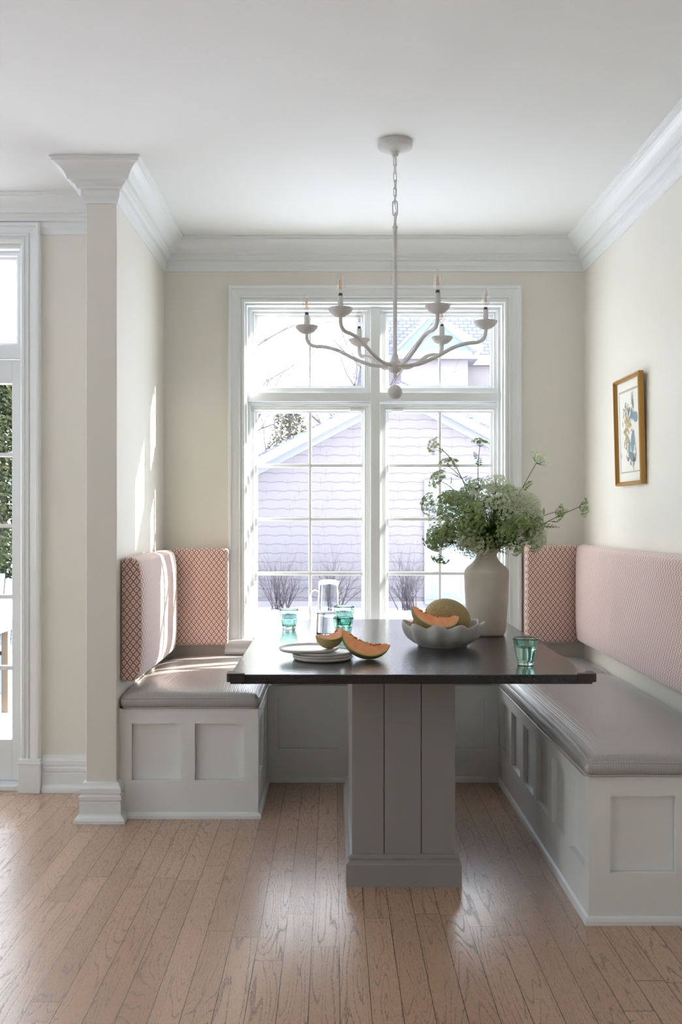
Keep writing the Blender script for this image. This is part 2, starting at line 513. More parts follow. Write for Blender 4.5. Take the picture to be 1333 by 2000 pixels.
# crown moulding all round
zs = .935
CR = [(0.0, 0), (.117, 0), (.117, .009), (.110, .012), (.110, .020), (.100, .024), (.096, .027), (.0905, .0305), (.083, .037), (.076, .045), (.070, .054),
      (.0655, .063), (.0625, .072), (.061, .080), (.046, .084), (.045, .091), (.040, .0935), (.034, .098), (.0305, .104), (.030, .110),
      (.016, .114), (.016, .136), (.0135, .142), (.009, .150), (.007, .158), (.007, .167), (0, .168)]
CR = [(d, CEIL - z * zs) for d, z in CR]
rpath = [(XR, YRE), (XR, YB), (XL, YB), (XL, YC), (XC, YC), (XC, YD), (XFL, YD), (XFL, YRE)]
structure(MB().sweep(rpath, CR, closed=True).build('trim_1', M['trim'], fixn=True), 'white stepped crown moulding', 'crown moulding')

# baseboards (only where the wall is free)
BB = [(0, 0), (.030, 0), (.030, .012), (.026, .022), (.019, .030), (.016, .036), (.016, .082), (.013, .085), (.013, .091), (.018, .094), (.018, .108), (.013, .112), (.013, .118), (.016, .122),
      (.016, .140), (.010, .152), (.008, .162), (0, .165)]
BC = [(d * 1.35, z * .98) for d, z in BB]
structure(MB().sweep([(XC, YD), (-1.313, YD)], BB).build('baseboard_side', M['trim']), 'white stepped baseboard beside the door', 'baseboard')
structure(MB().sweep([(XL, YC + .038), (XL, YC), (XC, YC), (XC, YD - .03)], BC).build('baseboard_left', M['trim']), 'white stepped base wrapping the stub wall', 'baseboard')
structure(MB().sweep([(XR, YRE), (XR, 2.86)], BB).build('baseboard_right', M['trim']), 'white baseboard', 'baseboard')
structure(MB().sweep([(XFL, YRE), (XR, YRE)], BB).build('baseboard_rear', M['trim']), 'white baseboard', 'baseboard')

# ------------------------------------------------------------------ rings (mitred frames in the XZ plane)
def ring(x0, x1, z0, z1, prof, mb=None, closed=True):
    """prof: (inset from the outer rectangle, y)"""
    mb = mb or MB()
    path = [(x0, z0), (x1, z0), (x1, z1), (x0, z1)]
    return mb.sweep(path, prof, closed=closed, mapf=lambda a, b, h: (a, h, b))

# --- window_1
win = thing('window_1', 'tall white four-part window with grilles behind the table', 'window', (.213, YB, WZ0))
win['kind'] = 'structure'
CW = .086
# casing: three sided, stops on the stool
cz0 = .604
cprof = [(0, YB), (0, YB - .030), (.006, YB - .034), (.016, YB - .034), (.0175, YB - .027), (.022, YB - .025), (.044, YB - .021), (.054, YB - .018),
         (.055, YB - .023), (.062, YB - .025), (.0635, YB - .017), (.069, YB - .015), (.072, YB - .020), (.083, YB - .020), (CW, YB - .016), (CW, YB + .01), (0, YB + .01)]
path = [(.973, cz0), (.973, 2.436), (-.546, 2.436), (-.546, cz0)]
MB().sweep(path, cprof, mapf=lambda a, b, h: (a, h, b)).build('casing', M['trim'], win)
# stool and apron
sp = [(0, .604), (-.052, .604), (-.056, .598), (-.056, .588), (-.050, .580), (-.044, .576), (-.040, .568), (-.036, .562), (-.036, .556), (-.050, .552), (-.054, .545), (-.052, .534), (-.042, .526), (-.030, .522), (0, .522)]
mb = MB()
K = len(sp); vs = [(-.562, YB + d, z) for d, z in sp] + [(.988, YB + d, z) for d, z in sp]
fs = [(i, i + 1, K + i + 1, K + i) for i in range(K - 1)] + [tuple(range(K)), tuple(reversed(range(K, 2 * K))), (K - 1, 0, K, 2 * K - 1)]
mb.add(vs, fs)
mb.build('sill', M['trim'], win, bevel=.003)
MB().box(WX0 + .001, WX1 - .001, YB, YB + .14, WZ0 - .02, .612).build('sill_board', M['trim'], win)
# outer frame: jambs and head, mullion and transom
YG = 5.062
mb = MB()
ring(WX0, WX1, .606, WZ1, [(0, YB + .005), (.010, YB + .005), (.010, 5.000), (.024, 5.000), (.024, YG + .05), (0, YG + .05)], mb)
mb.build('frame', M['trim'], win)
mu = MB(); mu.box(.194, .2445, 4.990, YG + .05, .62, 2.34); mu.box(WX0 + .01, WX1 - .01, 4.9905, YG + .05, 1.844, 1.893)
mu.build('mullion', M['trim'], win, bevel=.002)
SASH = [(-.405, .149, 1.936, 2.2985, 0), (.292, .835, 1.936, 2.2985, 0), (-.405, .149, .662, 1.790, 1), (.292, .835, .662, 1.790, 1)]
for (gx0, gx1, gz0, gz1, low) in SASH:
    e = .045
    x0, x1, z0, z1 = gx0 - e, gx1 + e, gz0 - e, gz1 + e
    x0 = max(x0, WX0 + .011); x1 = min(x1, WX1 - .011)
    if gx0 < 0: x1 = min(x1, .194)
    else: x0 = max(x0, .2445)
    s = MB()
    # make an un-even ring by hand so the glass edge is exact
    steps = [(0.0, 5.012), (.22, 5.012), (.24, 5.020), (.42, 5.020), (.44, 5.030), (.66, 5.030), (.70, 5.042), (1.0, 5.052), (1.0, YG + .006), (.8, YG + .045), (0, YG + .045)]
    vs = []
    for (t, y) in steps:
        vs += [(x0 + (gx0 - x0) * t, y, z0 + (gz0 - z0) * t), (x1 + (gx1 - x1) * t, y, z0 + (gz0 - z0) * t), (x1 + (gx1 - x1) * t, y, z1 + (gz1 - z1) * t), (x0 + (gx0 - x0) * t, y, z1 + (gz1 - z1) * t)]
    fs = []
    for i in range(len(steps) - 1):
        for k in range(4): fs.append((i * 4 + k, i * 4 + (k + 1) % 4, (i + 1) * 4 + (k + 1) % 4, (i + 1) * 4 + k))
    s.add(vs, fs)
    so = s.build('sash', M['trim'], win)
    MB().box(gx0 - .004, gx1 + .004, YG, YG + .004, gz0 - .004, gz1 + .004).build('pane', M['pane'], so)
    cx = {True: -.1255, False: .5655}[gx0 < 0]
    g = MB()
    if low:
        for dx in (0,):
            g.box(cx - .008, cx + .008, 5.046, YG, gz0, gz1); g.box(cx - .008, cx + .008, YG + .004, YG + .016, gz0, gz1)
        for zz in (1.511, 1.226, .937):
            g.box(gx0, gx1, 5.0465, YG, zz - .0095, zz + .0095); g.box(gx0, gx1, YG + .004, YG + .0155, zz - .0095, zz + .0095)
        g.build('grille', M['trim'], so, bevel=.004)
        lx = (.085, .149) if gx0 < 0 else (.305, .370)
        MB().box(lx[0], lx[1], 5.022, 5.047, 1.797, 1.812).build('sash_lock', M['trim'], so, bevel=.004)
    else:
        g.box(cx - .0045, cx + .0045, 5.052, YG, gz0, gz1); g.box(cx - .0045, cx + .0045, YG + .004, YG + .012, gz0, gz1)
        g.build('grille', M['trim'], so)

# --- door_1 (glazed, with a transom over it)
door = thing('door_1', 'white glazed outer door with grilles and a transom at left edge', 'door', (DX1, YD, 0)); door['kind'] = 'structure'
dprof = [(0, YD), (0, YD - .028), (.006, YD - .032), (.016, YD - .032), (.0175, YD - .025), (.022, YD - .023), (.044, YD - .019), (.050, YD - .016),
         (.051, YD - .022), (.060, YD - .024), (.0615, YD - .014), (.070, YD - .013), (.073, YD - .018), (.084, YD - .018), (.088, YD - .014), (.088, YD + .01), (0, YD + .01)]
cxr = DX1 + .084; cxl = DX0 - .084
MB().sweep([(cxr, .15), (cxr, DZ1 + .096), (cxl, DZ1 + .096), (cxl, .15)], dprof, mapf=lambda a, b, h: (a, h, b)).build('casing', M['trim'], door)
pb = MB().box(cxr - .094, cxr + .006, YD - .040, YD + .005, 0, .152).box(cxr - .097, cxr + .009, YD - .043, YD + .005, .128, .139)
pb.build('plinth_block', M['trim'], door, bevel=.003)
MB().box(cxl - .006, cxl + .094, YD - .040, YD + .005, 0, .152).build('plinth_block', M['trim'], door, bevel=.003)
mb = MB(); ring(DX0, DX1, .0, DZ1, [(0, YD + .003), (.014, YD + .003), (.014, YD + .05), (.030, YD + .05), (.030, YD + .13), (0, YD + .13)], mb)
mb.box(DX0 + .02, DX1 - .02, YD + .045, YD + .13, 1.965, 2.012); mb.build('frame', M['trim'], door)
MB().box(DX0 + .03, DX1 - .03, YD + .0, YD + .135, 0, .022).build('threshold', M['trim'], door, bevel=.003)
def leaf(x0, x1, mx, nm):
    YF = YD + .060; lz0, lz1 = .034, 1.958
    gx1 = x1 - .045 if mx else x1 - .11; gx0 = x0 + .11 if mx else x0 + .045
    gz0, gz1 = .219, 1.850
    s = MB()
    s.box(x0, gx0, YF, YF + .045, lz0, lz1); s.box(gx1, x1, YF, YF + .045, lz0, lz1)
    s.box(gx0, gx1, YF, YF + .045, lz0, gz0); s.box(gx0, gx1, YF, YF + .045, gz1, lz1)
    so = s.build('door_leaf', M['trim'], door, bevel=.002)
    MB().box(gx0 - .003, gx1 + .003, YF + .020, YF + .024, gz0 - .003, gz1 + .003).build('pane', M['pane'], so)
    g = MB(); n = 5; st = (gz1 - gz0) / n
    for k in range(1, n): g.box(gx0, gx1, YF + .006, YF + .020, gz0 + k * st - .009, gz0 + k * st + .009).box(gx0, gx1, YF + .024, YF + .038, gz0 + k * st - .009, gz0 + k * st + .009)
    for k in (1, 2):
        xx = gx0 + (gx1 - gx0) * k / 3; g.box(xx - .009, xx + .009, YF + .0065, YF + .020, gz0, gz1).box(xx - .009, xx + .009, YF + .024, YF + .0375, gz0, gz1)
    g.build('grille', M['trim'], so)
    return so
xm = (DX0 + DX1) / 2
leaf(DX0 + .032, xm - .002, True, 'l'); lr = leaf(xm + .002, DX1 - .024, True, 'r')
tz0, tz1 = 2.055, 2.420
for (x0, x1) in ((DX0 + .03, xm - .01), (xm + .01, DX1 - .03)):
    s = MB(); ring(x0, x1, 2.012, DZ1 - .02, [(0, YD + .055), (.012, YD + .055), (.014, YD + .065), (.026, YD + .075), (.026, YD + .11), (0, YD + .11)], s)
    so = s.build('sash', M['trim'], door)
    MB().box(x0 + .02, x1 - .02, YD + .082, YD + .086, 2.032, DZ1 - .04).build('pane', M['pane'], so)

# ------------------------------------------------------------------ banquette
PZ0, PZ1, BT = .155, .389, .450
def face(mb_frame, panels, a0, a1, holes, place, parent, z0=.0, z1=BT):
    """place(a0,a1,d0,d1,z0,z1) -> box coords; d measured outwards from the core"""
    T = .022
    cur = a0
    mb_frame.box(*place(a0, a1, 0, T, z0, PZ0)); mb_frame.box(*place(a0, a1, 0, T, PZ1, z1))
    for (h0, h1) in holes:
        mb_frame.box(*place(cur, h0, 0, T, PZ0, PZ1)); cur = h1
        panels.append(MB().box(*place(h0 + .001, h1 - .001, .0005, .003, PZ0 + .001, PZ1 - .001)))
    mb_frame.box(*place(cur, a1, 0, T, PZ0, PZ1))

def bench(label, core, faces, shoe, loc):
    t = thing('banquette_base', label, 'bench', loc, 'white panelled bases of the built-in seating')
    body = MB().box(*core); panels = []
    for (a0, a1, holes, place) in faces: face(body, panels, a0, a1, holes, place, t)
    body.build('body', M['bench'], t)
    for p in panels: p.build('recessed_panel', M['panel'], t)
    sprof = [(0, 0), (.012, 0), (.012, .012), (.008, .021), (0, .025)]
    MB().sweep(shoe, sprof).build('shoe_moulding', M['bench'], t)
    return t
T = .022
# left: front face at y=3.905, inner side at x=-.31
bench('white panelled bench base on the left, two square panels facing the room',
      (XL + .001, -.31 - T, 3.905 + T, YB - .001, 0, BT),
      [(XL + .001, -.31, [(-.831, -.631), (-.571, -.370)], lambda a0, a1, d0, d1, z0, z1: (a0, a1, 3.905 + T - d1, 3.905 + T - d0, z0, z1)),
       (3.905 + T + .0002, 4.44, [(3.965, 4.145), (4.205, 4.385)], lambda a0, a1, d0, d1, z0, z1: (-.31 - T + d0, -.31 - T + d1, a0, a1, z0, z1))],
      [(-.31, 4.438), (-.31, 3.905), (XL + .03, 3.905)], (-.6, 4.2, 0))
bench('white panelled bench base under the window, behind the table pedestal',
      (-.309, .759, 4.44 + T, YB - .001, 0, BT),
      [(-.309, .775, [(-.26, .02), (.085, .365), (.427, .707)], lambda a0, a1, d0, d1, z0, z1: (a0, a1, 4.44 + T - d1, 4.44 + T - d0, z0, z1))],
      [(.762, 4.44), (-.297, 4.44)], (.23, 4.6, 0))
bench('long white panelled bench base along the right wall, nearest the viewer',
      (.776 + T, XR - .001, 2.89 + T, YB - .001, 0, BT),
      [(2.89, 4.4395, [(2.935, 3.125), (3.185, 3.378), (3.435, 3.632), (3.69, 3.888), (3.946, 4.146), (4.20, 4.40)], lambda a0, a1, d0, d1, z0, z1: (.776 + T - d1, .776 + T - d0, a0, a1, z0, z1)),
       (.776 + T + .0002, XR - .001, [(.843, 1.042), (1.095, 1.275)], lambda a0, a1, d0, d1, z0, z1: (a0, a1, 2.89 + T - d1, 2.89 + T - d0, z0, z1))],
      [(XR - .003, 2.89), (.776, 2.89), (.776, 4.438)], (1.0, 3.8, 0))

# ------------------------------------------------------------------ cushions
def cushion(name, x0, x1, y0, y1, z0, z1, bulge, mat, label, cat, r=.02, group=None, edge=None, sag=.0, pipes=()):
    """bulge: dict axis-sign -> amount, on dense grid"""
    mb = MB(); st = .03
    n = [max(2, int((b - a) / st)) for a, b in ((x0, x1), (y0, y1), (z0, z1))]
    idx = {}; lo = (x0, y0, z0); hi = (x1, y1, z1)
    # rounded box: clamp to inner box then push out by r
    def pos(t):
        p = [lo[k] + (hi[k] - lo[k]) * t[k] for k in range(3)]
        inner = [min(max(p[k], lo[k] + r), hi[k] - r) for k in range(3)]
        d = Vector([p[k] - inner[k] for k in range(3)])
        q = Vector(inner) + (d.normalized() * r if d.length > 1e-7 else Vector((0, 0, 0)))
        for (ax, sg), amt in bulge.items():
            o = [k for k in range(3) if k != ax]
            a = abs(2 * t[o[0]] - 1); c = abs(2 * t[o[1]] - 1)
            w = (1 - a ** edge_p(o[0])) * (1 - c ** edge_p(o[1]))
            side = t[ax] if sg > 0 else 1 - t[ax]
            q[ax] += sg * amt * max(0, w) ** .6 * side
        q += Vector((mnoise.noise(q * 6), mnoise.noise(q * 6 + Vector((9, 0, 0))), mnoise.noise(q * 6 + Vector((0, 9, 0))))) * .0025
        return q
    def edge_p(k):
        L = hi[k] - lo[k]
        return 2.5 if L < .3 else 4 if L < .8 else 9
    def vid(i, j, k):
        key = (i, j, k)
        if key not in idx:
            # denser spacing near the edges
            def tt(a, N, ax):
                L = hi[ax] - lo[ax]
                if a == 0: return 0
                if a == N: return 1
                return a / N
            idx[key] = len(mb.v); mb.v.append(pos((S[0][i], S[1][j], S[2][k])))
        return idx[key]
    S = []
    for k in range(3):
        L = hi[k] - lo[k]; rr = min(r, L * .45)
        arc = [0, .15, .4, .7, 1.0]
        mid = max(1, int((L - 2 * rr) / st))
        a = [q * rr / L for q in arc] + [(rr + (L - 2 * rr) * i / mid) / L for i in range(1, mid)] + [1 - q * rr / L for q in reversed(arc)]
        S.append(a)
    N = [len(a) - 1 for a in S]
    for i in range(N[0]):
        for j in range(N[1]):
            mb.f.append([vid(i, j, 0), vid(i, j + 1, 0), vid(i + 1, j + 1, 0), vid(i + 1, j, 0)])
            mb.f.append([vid(i, j, N[2]), vid(i + 1, j, N[2]), vid(i + 1, j + 1, N[2]), vid(i, j + 1, N[2])])
    for i in range(N[0]):
        for k in range(N[2]):
            mb.f.append([vid(i, 0, k), vid(i + 1, 0, k), vid(i + 1, 0, k + 1), vid(i, 0, k + 1)])
            mb.f.append([vid(i, N[1], k), vid(i, N[1], k + 1), vid(i + 1, N[1], k + 1), vid(i + 1, N[1], k)])
    for j in range(N[1]):
        for k in range(N[2]):
            mb.f.append([vid(0, j, k), vid(0, j, k + 1), vid(0, j + 1, k + 1), vid(0, j + 1, k)])
            mb.f.append([vid(N[0], j, k), vid(N[0], j + 1, k), vid(N[0], j + 1, k + 1), vid(N[0], j, k + 1)])
    mb.sm = [True] * len(mb.f)
    t = thing(name, label, cat, ((x0 + x1) / 2, (y0 + y1) / 2, z0), group)
    c = mb.build('cushion_body', mat, t)
    for pts in pipes:
        P = []
        for a, b2 in zip(pts, pts[1:]):
            a = Vector(a); b2 = Vector(b2); nn = max(1, int((b2 - a).length / .05))
            P += [a.lerp(b2, q / nn) for q in range(nn)]
        P.append(Vector(pts[-1]))
        P = [q + Vector((0, mnoise.noise(q * 6) * .001, mnoise.noise(q * 5 + Vector((3, 0, 0))) * .002)) for q in P]
        MB().tube(P, .0030, 6).build('piping', mat, t)
    return t

ZS = BT + .001
zt = ZS + .052
e = .003
cushion('seat_cushion', XL + .004, -.304, 3.893, YB - .006, ZS, zt, {(2, 1): .030}, M['vinyl'],
        'grey woven vinyl seat cushion on the left bench', 'seat cushion', r=.022, group='grey vinyl seat cushions',
        pipes=[[(-.308, 4.395, zt - .009), (-.308, 3.904, zt - .009), (-.32, 3.897, zt - .009), (XL + .025, 3.897, zt - .009), (XL + .008, 3.91, zt - .009)], [(-.303, 4.39, ZS + .004), (-.305, 3.897, ZS + .004), (-.32, 3.891, ZS + .004), (XL + .02, 3.891, ZS + .004)]])
cushion('seat_cushion', -.298, .764, 4.412, YB - .006, ZS, zt, {(2, 1): .026}, M['vinyl'],
        'grey woven vinyl seat cushion below the window, mostly hidden by the table', 'seat cushion', r=.02, group='grey vinyl seat cushions',
        pipes=[[(-.28, 4.417, zt - .008), (.75, 4.417, zt - .008)]])
cushion('seat_cushion', .770, XR - .005, 4.412, YB - .006, ZS, zt, {(2, 1): .024}, M['vinyl'],
        'square grey vinyl seat cushion in the right back corner', 'seat cushion', r=.02, group='grey vinyl seat cushions')
cushion('seat_cushion', .762, XR - .005, 2.874, 4.404, ZS, zt, {(2, 1): .034}, M['vinyl'],
        'long glossy grey vinyl seat cushion along the right wall', 'seat cushion', r=.024, group='grey vinyl seat cushions',
        pipes=[[(XR - .02, 2.879, zt - .010), (.785, 2.879, zt - .010), (.768, 2.893, zt - .010), (.768, 4.385, zt - .010)], [(XR - .02, 2.873, ZS + .004), (.78, 2.873, ZS + .004), (.761, 2.89, ZS + .004), (.761, 4.385, ZS + .004)]])
G = 'pink diamond-patterned back cushions'
cushion('back_cushion', -.838, -.5405, 4.862, YB - .001, .578, 1.078, {(1, -1): .010}, M['fabric'],
        'red and cream diamond-patterned back cushion between the left corner and the window', 'back cushion', r=.018, group=G)
cushion('back_cushion', .984, 1.252, 4.862, YB - .001, .592, 1.092, {(1, -1): .010}, M['fabric'],
        'red and cream diamond-patterned back cushion right of the window, behind the vase', 'back cushion', r=.018, group=G)
cushion('back_cushion', XL + .001, XL + .068, 3.925, 4.852, .556, 1.072, {(0, 1): .034}, M['fabric'],
        'pink patterned back cushion on the left wall, its dark end facing the viewer', 'back cushion', r=.022, group=G)
cushion('back_cushion', XR - .064, XR - .004, 2.86, 4.852, .600, 1.098, {(0, -1): .030}, M['fabric'],
        'very long pale pink patterned back cushion along the right wall', 'back cushion', r=.028, group=G)

# ------------------------------------------------------------------ table
TX0, TX1, TY0, TY1 = -.314, .785, 2.873, 4.43
tc = (.2355, 3.655, 0)
tb = thing('pedestal_table', 'dining table with black leathered granite top on a grey panelled pedestal', 'table', tc)
MB().box(TX0, TX1, TY0, TY1, TT - .029, TT).build('tabletop', M['granite'], tb, bevel=.003)
px0, px1, py0, py1 = .0625, .4095, 3.197, 4.110
bw = (px1 - px0)
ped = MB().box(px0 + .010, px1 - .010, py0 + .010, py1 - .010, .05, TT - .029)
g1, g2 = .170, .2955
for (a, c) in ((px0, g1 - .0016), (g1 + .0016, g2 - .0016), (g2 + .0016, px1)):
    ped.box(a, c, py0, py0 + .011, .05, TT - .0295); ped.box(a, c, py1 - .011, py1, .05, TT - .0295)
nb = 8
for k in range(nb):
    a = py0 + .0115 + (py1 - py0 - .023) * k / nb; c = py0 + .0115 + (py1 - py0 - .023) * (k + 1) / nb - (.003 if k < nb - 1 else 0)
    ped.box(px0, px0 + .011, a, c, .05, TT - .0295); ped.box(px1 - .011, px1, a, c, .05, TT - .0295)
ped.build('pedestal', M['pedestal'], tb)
bprof = [(0, 0), (-.020, 0), (-.020, .073), (-.016, .079), (-.009, .083), (-.008, .088), (-.012, .092), (-.012, .099), (-.007, .104), (0, .105)]
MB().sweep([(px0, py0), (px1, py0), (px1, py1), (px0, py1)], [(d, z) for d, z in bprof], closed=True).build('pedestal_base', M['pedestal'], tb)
for (cx, cy, sx, sy) in ((TX0, TY0, 1, 1), (TX1, TY0, -1, 1)):
    zb, zt2 = TT - .0215, TT + .0045
    mb = MB()
    L, th = .045, .011
    poly = [(-th, L), (-th, 0), (-th * .75, -th * .75), (0, -th), (L, -th), (L, .004), (.010, .004), (.004, .010), (.004, L)]
    pts = [(cx + sx * a, cy + sy * b) for a, b in poly]
    n = len(pts)
    low = [(x, y, zb) for x, y in pts]; hi = [(x, y, zt2) for x, y in pts]
    mb.add(low + hi, [tuple(range(n)), tuple(reversed(range(n, 2 * n)))] + [(i, (i + 1) % n, (i + 1) % n + n, i + n) for i in range(n)])
    # lip lying on the top
    tp = [(cx + sx * a, cy + sy * b) for a, b in [(0, 0), (L, 0), (L, .012), (.018, .018), (.012, L), (0, L)]]
    n = len(tp)
    mb.add([(x, y, TT + .0003) for x, y in tp] + [(x, y, TT + .0043) for x, y in tp], [tuple(range(n)), tuple(reversed(range(n, 2 * n)))] + [(i, (i + 1) % n, (i + 1) % n + n, i + n) for i in range(n)])
    o = mb.build('corner_guard', M['rubber'], tb, bevel=.002)
    o['label'] = 'brown rubber corner guard'

# ------------------------------------------------------------------ tableware
def tumbler(x, y, z, label, water=0, parent=None):
    t = thing('drinking_glass', label, 'glass', (x, y, z), 'pale green drinking glasses')
    nf = 9
    def fac(r, zz, a, h0=.010, h1=.052):
        w = 0
        if h0 < zz < h1: w = 1
        elif h1 <= zz < h1 + .004: w = 1 - (zz - h1) / .004
        q = (a % (2 * PI / nf)) - PI / nf
        rp = r * math.cos(PI / nf) / math.cos(q)
        return (r * (1 - w) + rp * w * 1.01, zz)
    H = .085
    out = [(.0, 0), (.022, 0), (.0265, .001), (.0275, .003), (.026, .006), (.0275, .0105), (.0285, .014), (.031, .028), (.034, .042), (.0358, .0515), (.0370, .056), (.0385, .066), (.0398, .076), (.0412, .083), (.0416, H), (.0408, H + .0008)]
    inn = [(.0392, H), (.0378, .080), (.0362, .066), (.0342, .054), (.0318, .040), (.0288, .026), (.0262, .016), (.0235, .0135), (.0, .013)]
    mb = MB(); c = (x, y, z)
    mb.lathe(out + inn, c, 54, mod=lambda r, zz, a: fac(r, zz, a) if r > .001 else (0, zz))
    mb.build('glass_body', M['aqua'], t)
    if water:
        w = MB()
        wp = [(0, .0132), (.0236, .0137), (.0264, .0162)] + [(r_, z_) for r_, z_ in ((.0290, .026), (.0320, .040), (.0344, .054), (.0362, .065)) if z_ < water]
        rr = .0318 + (.0362 - .0318) * (water - .040) / .025
        wp += [(rr + .0002, water), (0, water)]
        w.lathe(wp, c, 40); w.build('water', M['water'], t)
    return t
tumbler(.620, 3.065, TT + .0006, 'pale green glass of water at the front right corner of the table', .060)
tumbler(-.189, 4.03, TT + .0006, 'empty pale green glass standing alone at the far left of the table')
tumbler(.038, 3.70, TT + .0006, 'lower glass of the stacked pair behind the melon slices')
tumbler(.041, 3.698, TT + .0006 + .0445, 'upper glass of the stacked pair, sitting inside the lower one')

# jug
jx, jy, jz = -.022, 3.79, TT + .0006
jug = thing('water_jug', 'clear glass water jug with a looped handle, half full', 'jug', (jx, jy, jz))
def jmod(r, z, a):
    if z > .19 and r > .01:
        k = max(0, math.cos(a)) ** 14 * ((z - .19) / .035) ** 2
        return (r + .012 * k, z + .002 * k)
    return (r, z)
MB().lathe([(0, 0), (.040, 0), (.0455, .003), (.047, .010), (.0465, .03), (.0445, .09), (.041, .15), (.0385, .20), (.0385, .2225), (.0384, .2245), (.0376, .2256), (.0367, .2250), (.0363, .2225),
            (.0362, .20), (.0388, .15), (.0422, .09), (.0442, .03), (.044, .012), (.040, .007), (0, .006)], (jx, jy, jz), 48, mod=jmod).build('jug_body', M['clear'], jug)
hp = smooth_path([(jx - .0375, jy, jz + .180), (jx - .052, jy, jz + .186), (jx - .064, jy, jz + .178), (jx - .070, jy, jz + .155), (jx - .069, jy, jz + .125), (jx - .063, jy, jz + .105), (jx - .053, jy, jz + .091), (jx - .0435, jy, jz + .088)], 5)
MB().tube(hp, .0042, 10).build('handle', M['clear'], jug)
MB().lathe([(0, .0062), (.0402, .0074), (.0443, .0125), (.0445, .03), (.0424, .089), (.0423, .094), (0, .094)], (jx, jy, jz), 48).build('water', M['water'], jug)

# plates
def plate(x, y, z, label, tilt=None):
    t = thing('side_plate', label, 'plate', (x, y, z), 'stack of pale stoneware plates')
    MB().lathe([(0, 0), (.088, 0), (.0935, .0008), (.0985, .0035), (.1012, .0075), (.1018, .0105), (.1008, .0116), (.0985, .0108), (.0955, .0068), (.088, .0048), (0, .0042)], (x, y, z), 64).build('plate_body', M['plate'], t)
    if tilt: t.rotation_euler = tilt
    return t
pz = TT + .0005
plate(-.036, 3.190, pz, 'bottom plate of the stack on the table')
plate(-.038, 3.188, pz + .0090, 'plate second from the bottom of the stack')
plate(-.035, 3.191, pz + .0180, 'plate third from the bottom, directly under the shifted top plate')
plate(-.083, 3.196, pz + .0280, 'top plate, shifted to the left and carrying a melon chunk', (0, math.radians(-.6), 0))

# bowl
bx, by = .404, 3.52
bowl = thing('scalloped_bowl', 'grey-green scalloped ceramic bowl holding cut melons', 'bowl', (bx, by, TT + .0006))
NS = 11
def bmod(r, z, a):
    k = min(1, max(0, (z - .006) / .05)); s = (.5 + .5 * math.cos(a * NS + 1.2)) ** .8
    zz = z + (.013 * (s - .5) * max(0, (z - .05) / .03)) if z > .05 else z
    return (r * (1 + .115 * k * (s - .62)), zz)
MB().lathe([(0, 0), (.088, 0), (.092, .002), (.094, .006), (.110, .014), (.130, .030), (.141, .048), (.1475, .067), (.1500, .081), (.1488, .0845), (.1458, .083), (.1430, .070), (.136, .050), (.124, .034), (.104, .018), (.085, .010), (0, .009)],
           (bx, by, TT + .0006), 192, mod=bmod).build('bowl_body', M['bowl'], bowl)

# melons
def melon_parts(R, L, a, root, mx, seeds=40, seed=1, cav=.50):
    """wedge of a melon: long axis X, opens upward (+Z), rind below; a = half angle"""
    NT, NA = 28, 12
    rnd = random.Random(seed)
    def Ro(t): return R * math.sqrt(max(0, 1 - t * t))
    def Rc(t): return cav * R * math.sqrt(max(0, 1 - (t / .72) ** 2)) if abs(t) < .72 else 0
    ts = [-math.cos(PI * i / NT) for i in range(NT + 1)]
    angs = [-a + 2 * a * k / NA for k in range(NA + 1)]
    P = lambda t, r, g: Vector((t * L, r * math.sin(g), -r * math.cos(g)))
    ap = R * cav * .0
    rind = MB(); vs = []; fs = []
    for t in ts:
        for g in angs: vs.append(P(t, Ro(t), g))
    K = NA + 1
    for i in range(NT):
        for k in range(NA): fs.append((i * K + k, i * K + k + 1, (i + 1) * K + k + 1, (i + 1) * K + k))
    rind.add(vs, fs, True)
    rind.xform(mx).build('rind', M['rind'], root, fixn=False)
    edge = MB(); fl = MB()
    for g in (-a, a):
        ve = []; fe = []
        for t in ts:
            ve += [P(t, Ro(t), g), P(t * .985, max(Ro(t) - .0055, 0), g)]
        for i in range(NT): fe.append((2 * i, 2 * i + 1, 2 * i + 3, 2 * i + 2))
        edge.add(ve, fe)
        vf = []; ff = []; NR = 6
        for t in ts:
            ro = max(Ro(t) - .0055, 0); rc = min(Rc(t), ro)
            for q in range(NR + 1): vf.append(P(t * .985, ro + (rc - ro) * q / NR, g))
        for i in range(NT):
            for q in range(NR): ff.append((i * (NR + 1) + q, i * (NR + 1) + q + 1, (i + 1) * (NR + 1) + q + 1, (i + 1) * (NR + 1) + q))
        fl.add(vf, ff)
    vc = []; fc = []
    for t in ts:
        for g in angs: vc.append(P(t * .985, min(Rc(t), max(Ro(t) - .0055, 0)) * (1 + .05 * mnoise.noise(Vector((t * 9, g * 9, seed)))), g))
    for i in range(NT):
        for k in range(NA): fc.append((i * K + k, i * K + k + 1, (i + 1) * K + k + 1, (i + 1) * K + k))
    fl.add(vc, fc, True)
    edge.xform(mx).build('rind_edge', M['rindedge'], root, fixn=False)
    fl.xform(mx).build('flesh', M['flesh'], root, fixn=False)
    pu = MB(); se = MB()
    for _ in range(seeds):
        t = rnd.uniform(-.66, .66); g = rnd.uniform(-a, a) * .98; r = Rc(t) - rnd.uniform(-.001, .004)
        if rnd.random() < .55:
            pu.sphere(P(t, r, g), rnd.uniform(.0025, .0050), 7, 5, (1.8, 1, .9))
        else:
            q = MB().sphere((0, 0, 0), .0042, 8, 5, (1, .45, .3))
            q.xform(Matrix.Translation(P(t, r - .003, g)) @ Matrix.Rotation(rnd.uniform(0, 6), 4, 'Z') @ Matrix.Rotation(rnd.uniform(-1.2, 1.2), 4, 'Y'))
            se.add(q.v, q.f, True)
    if seeds:
        pu.xform(mx).build('pulp', M['pulp'], root); se.xform(mx).build('seeds', M['seed'], root)['kind'] = 'stuff'

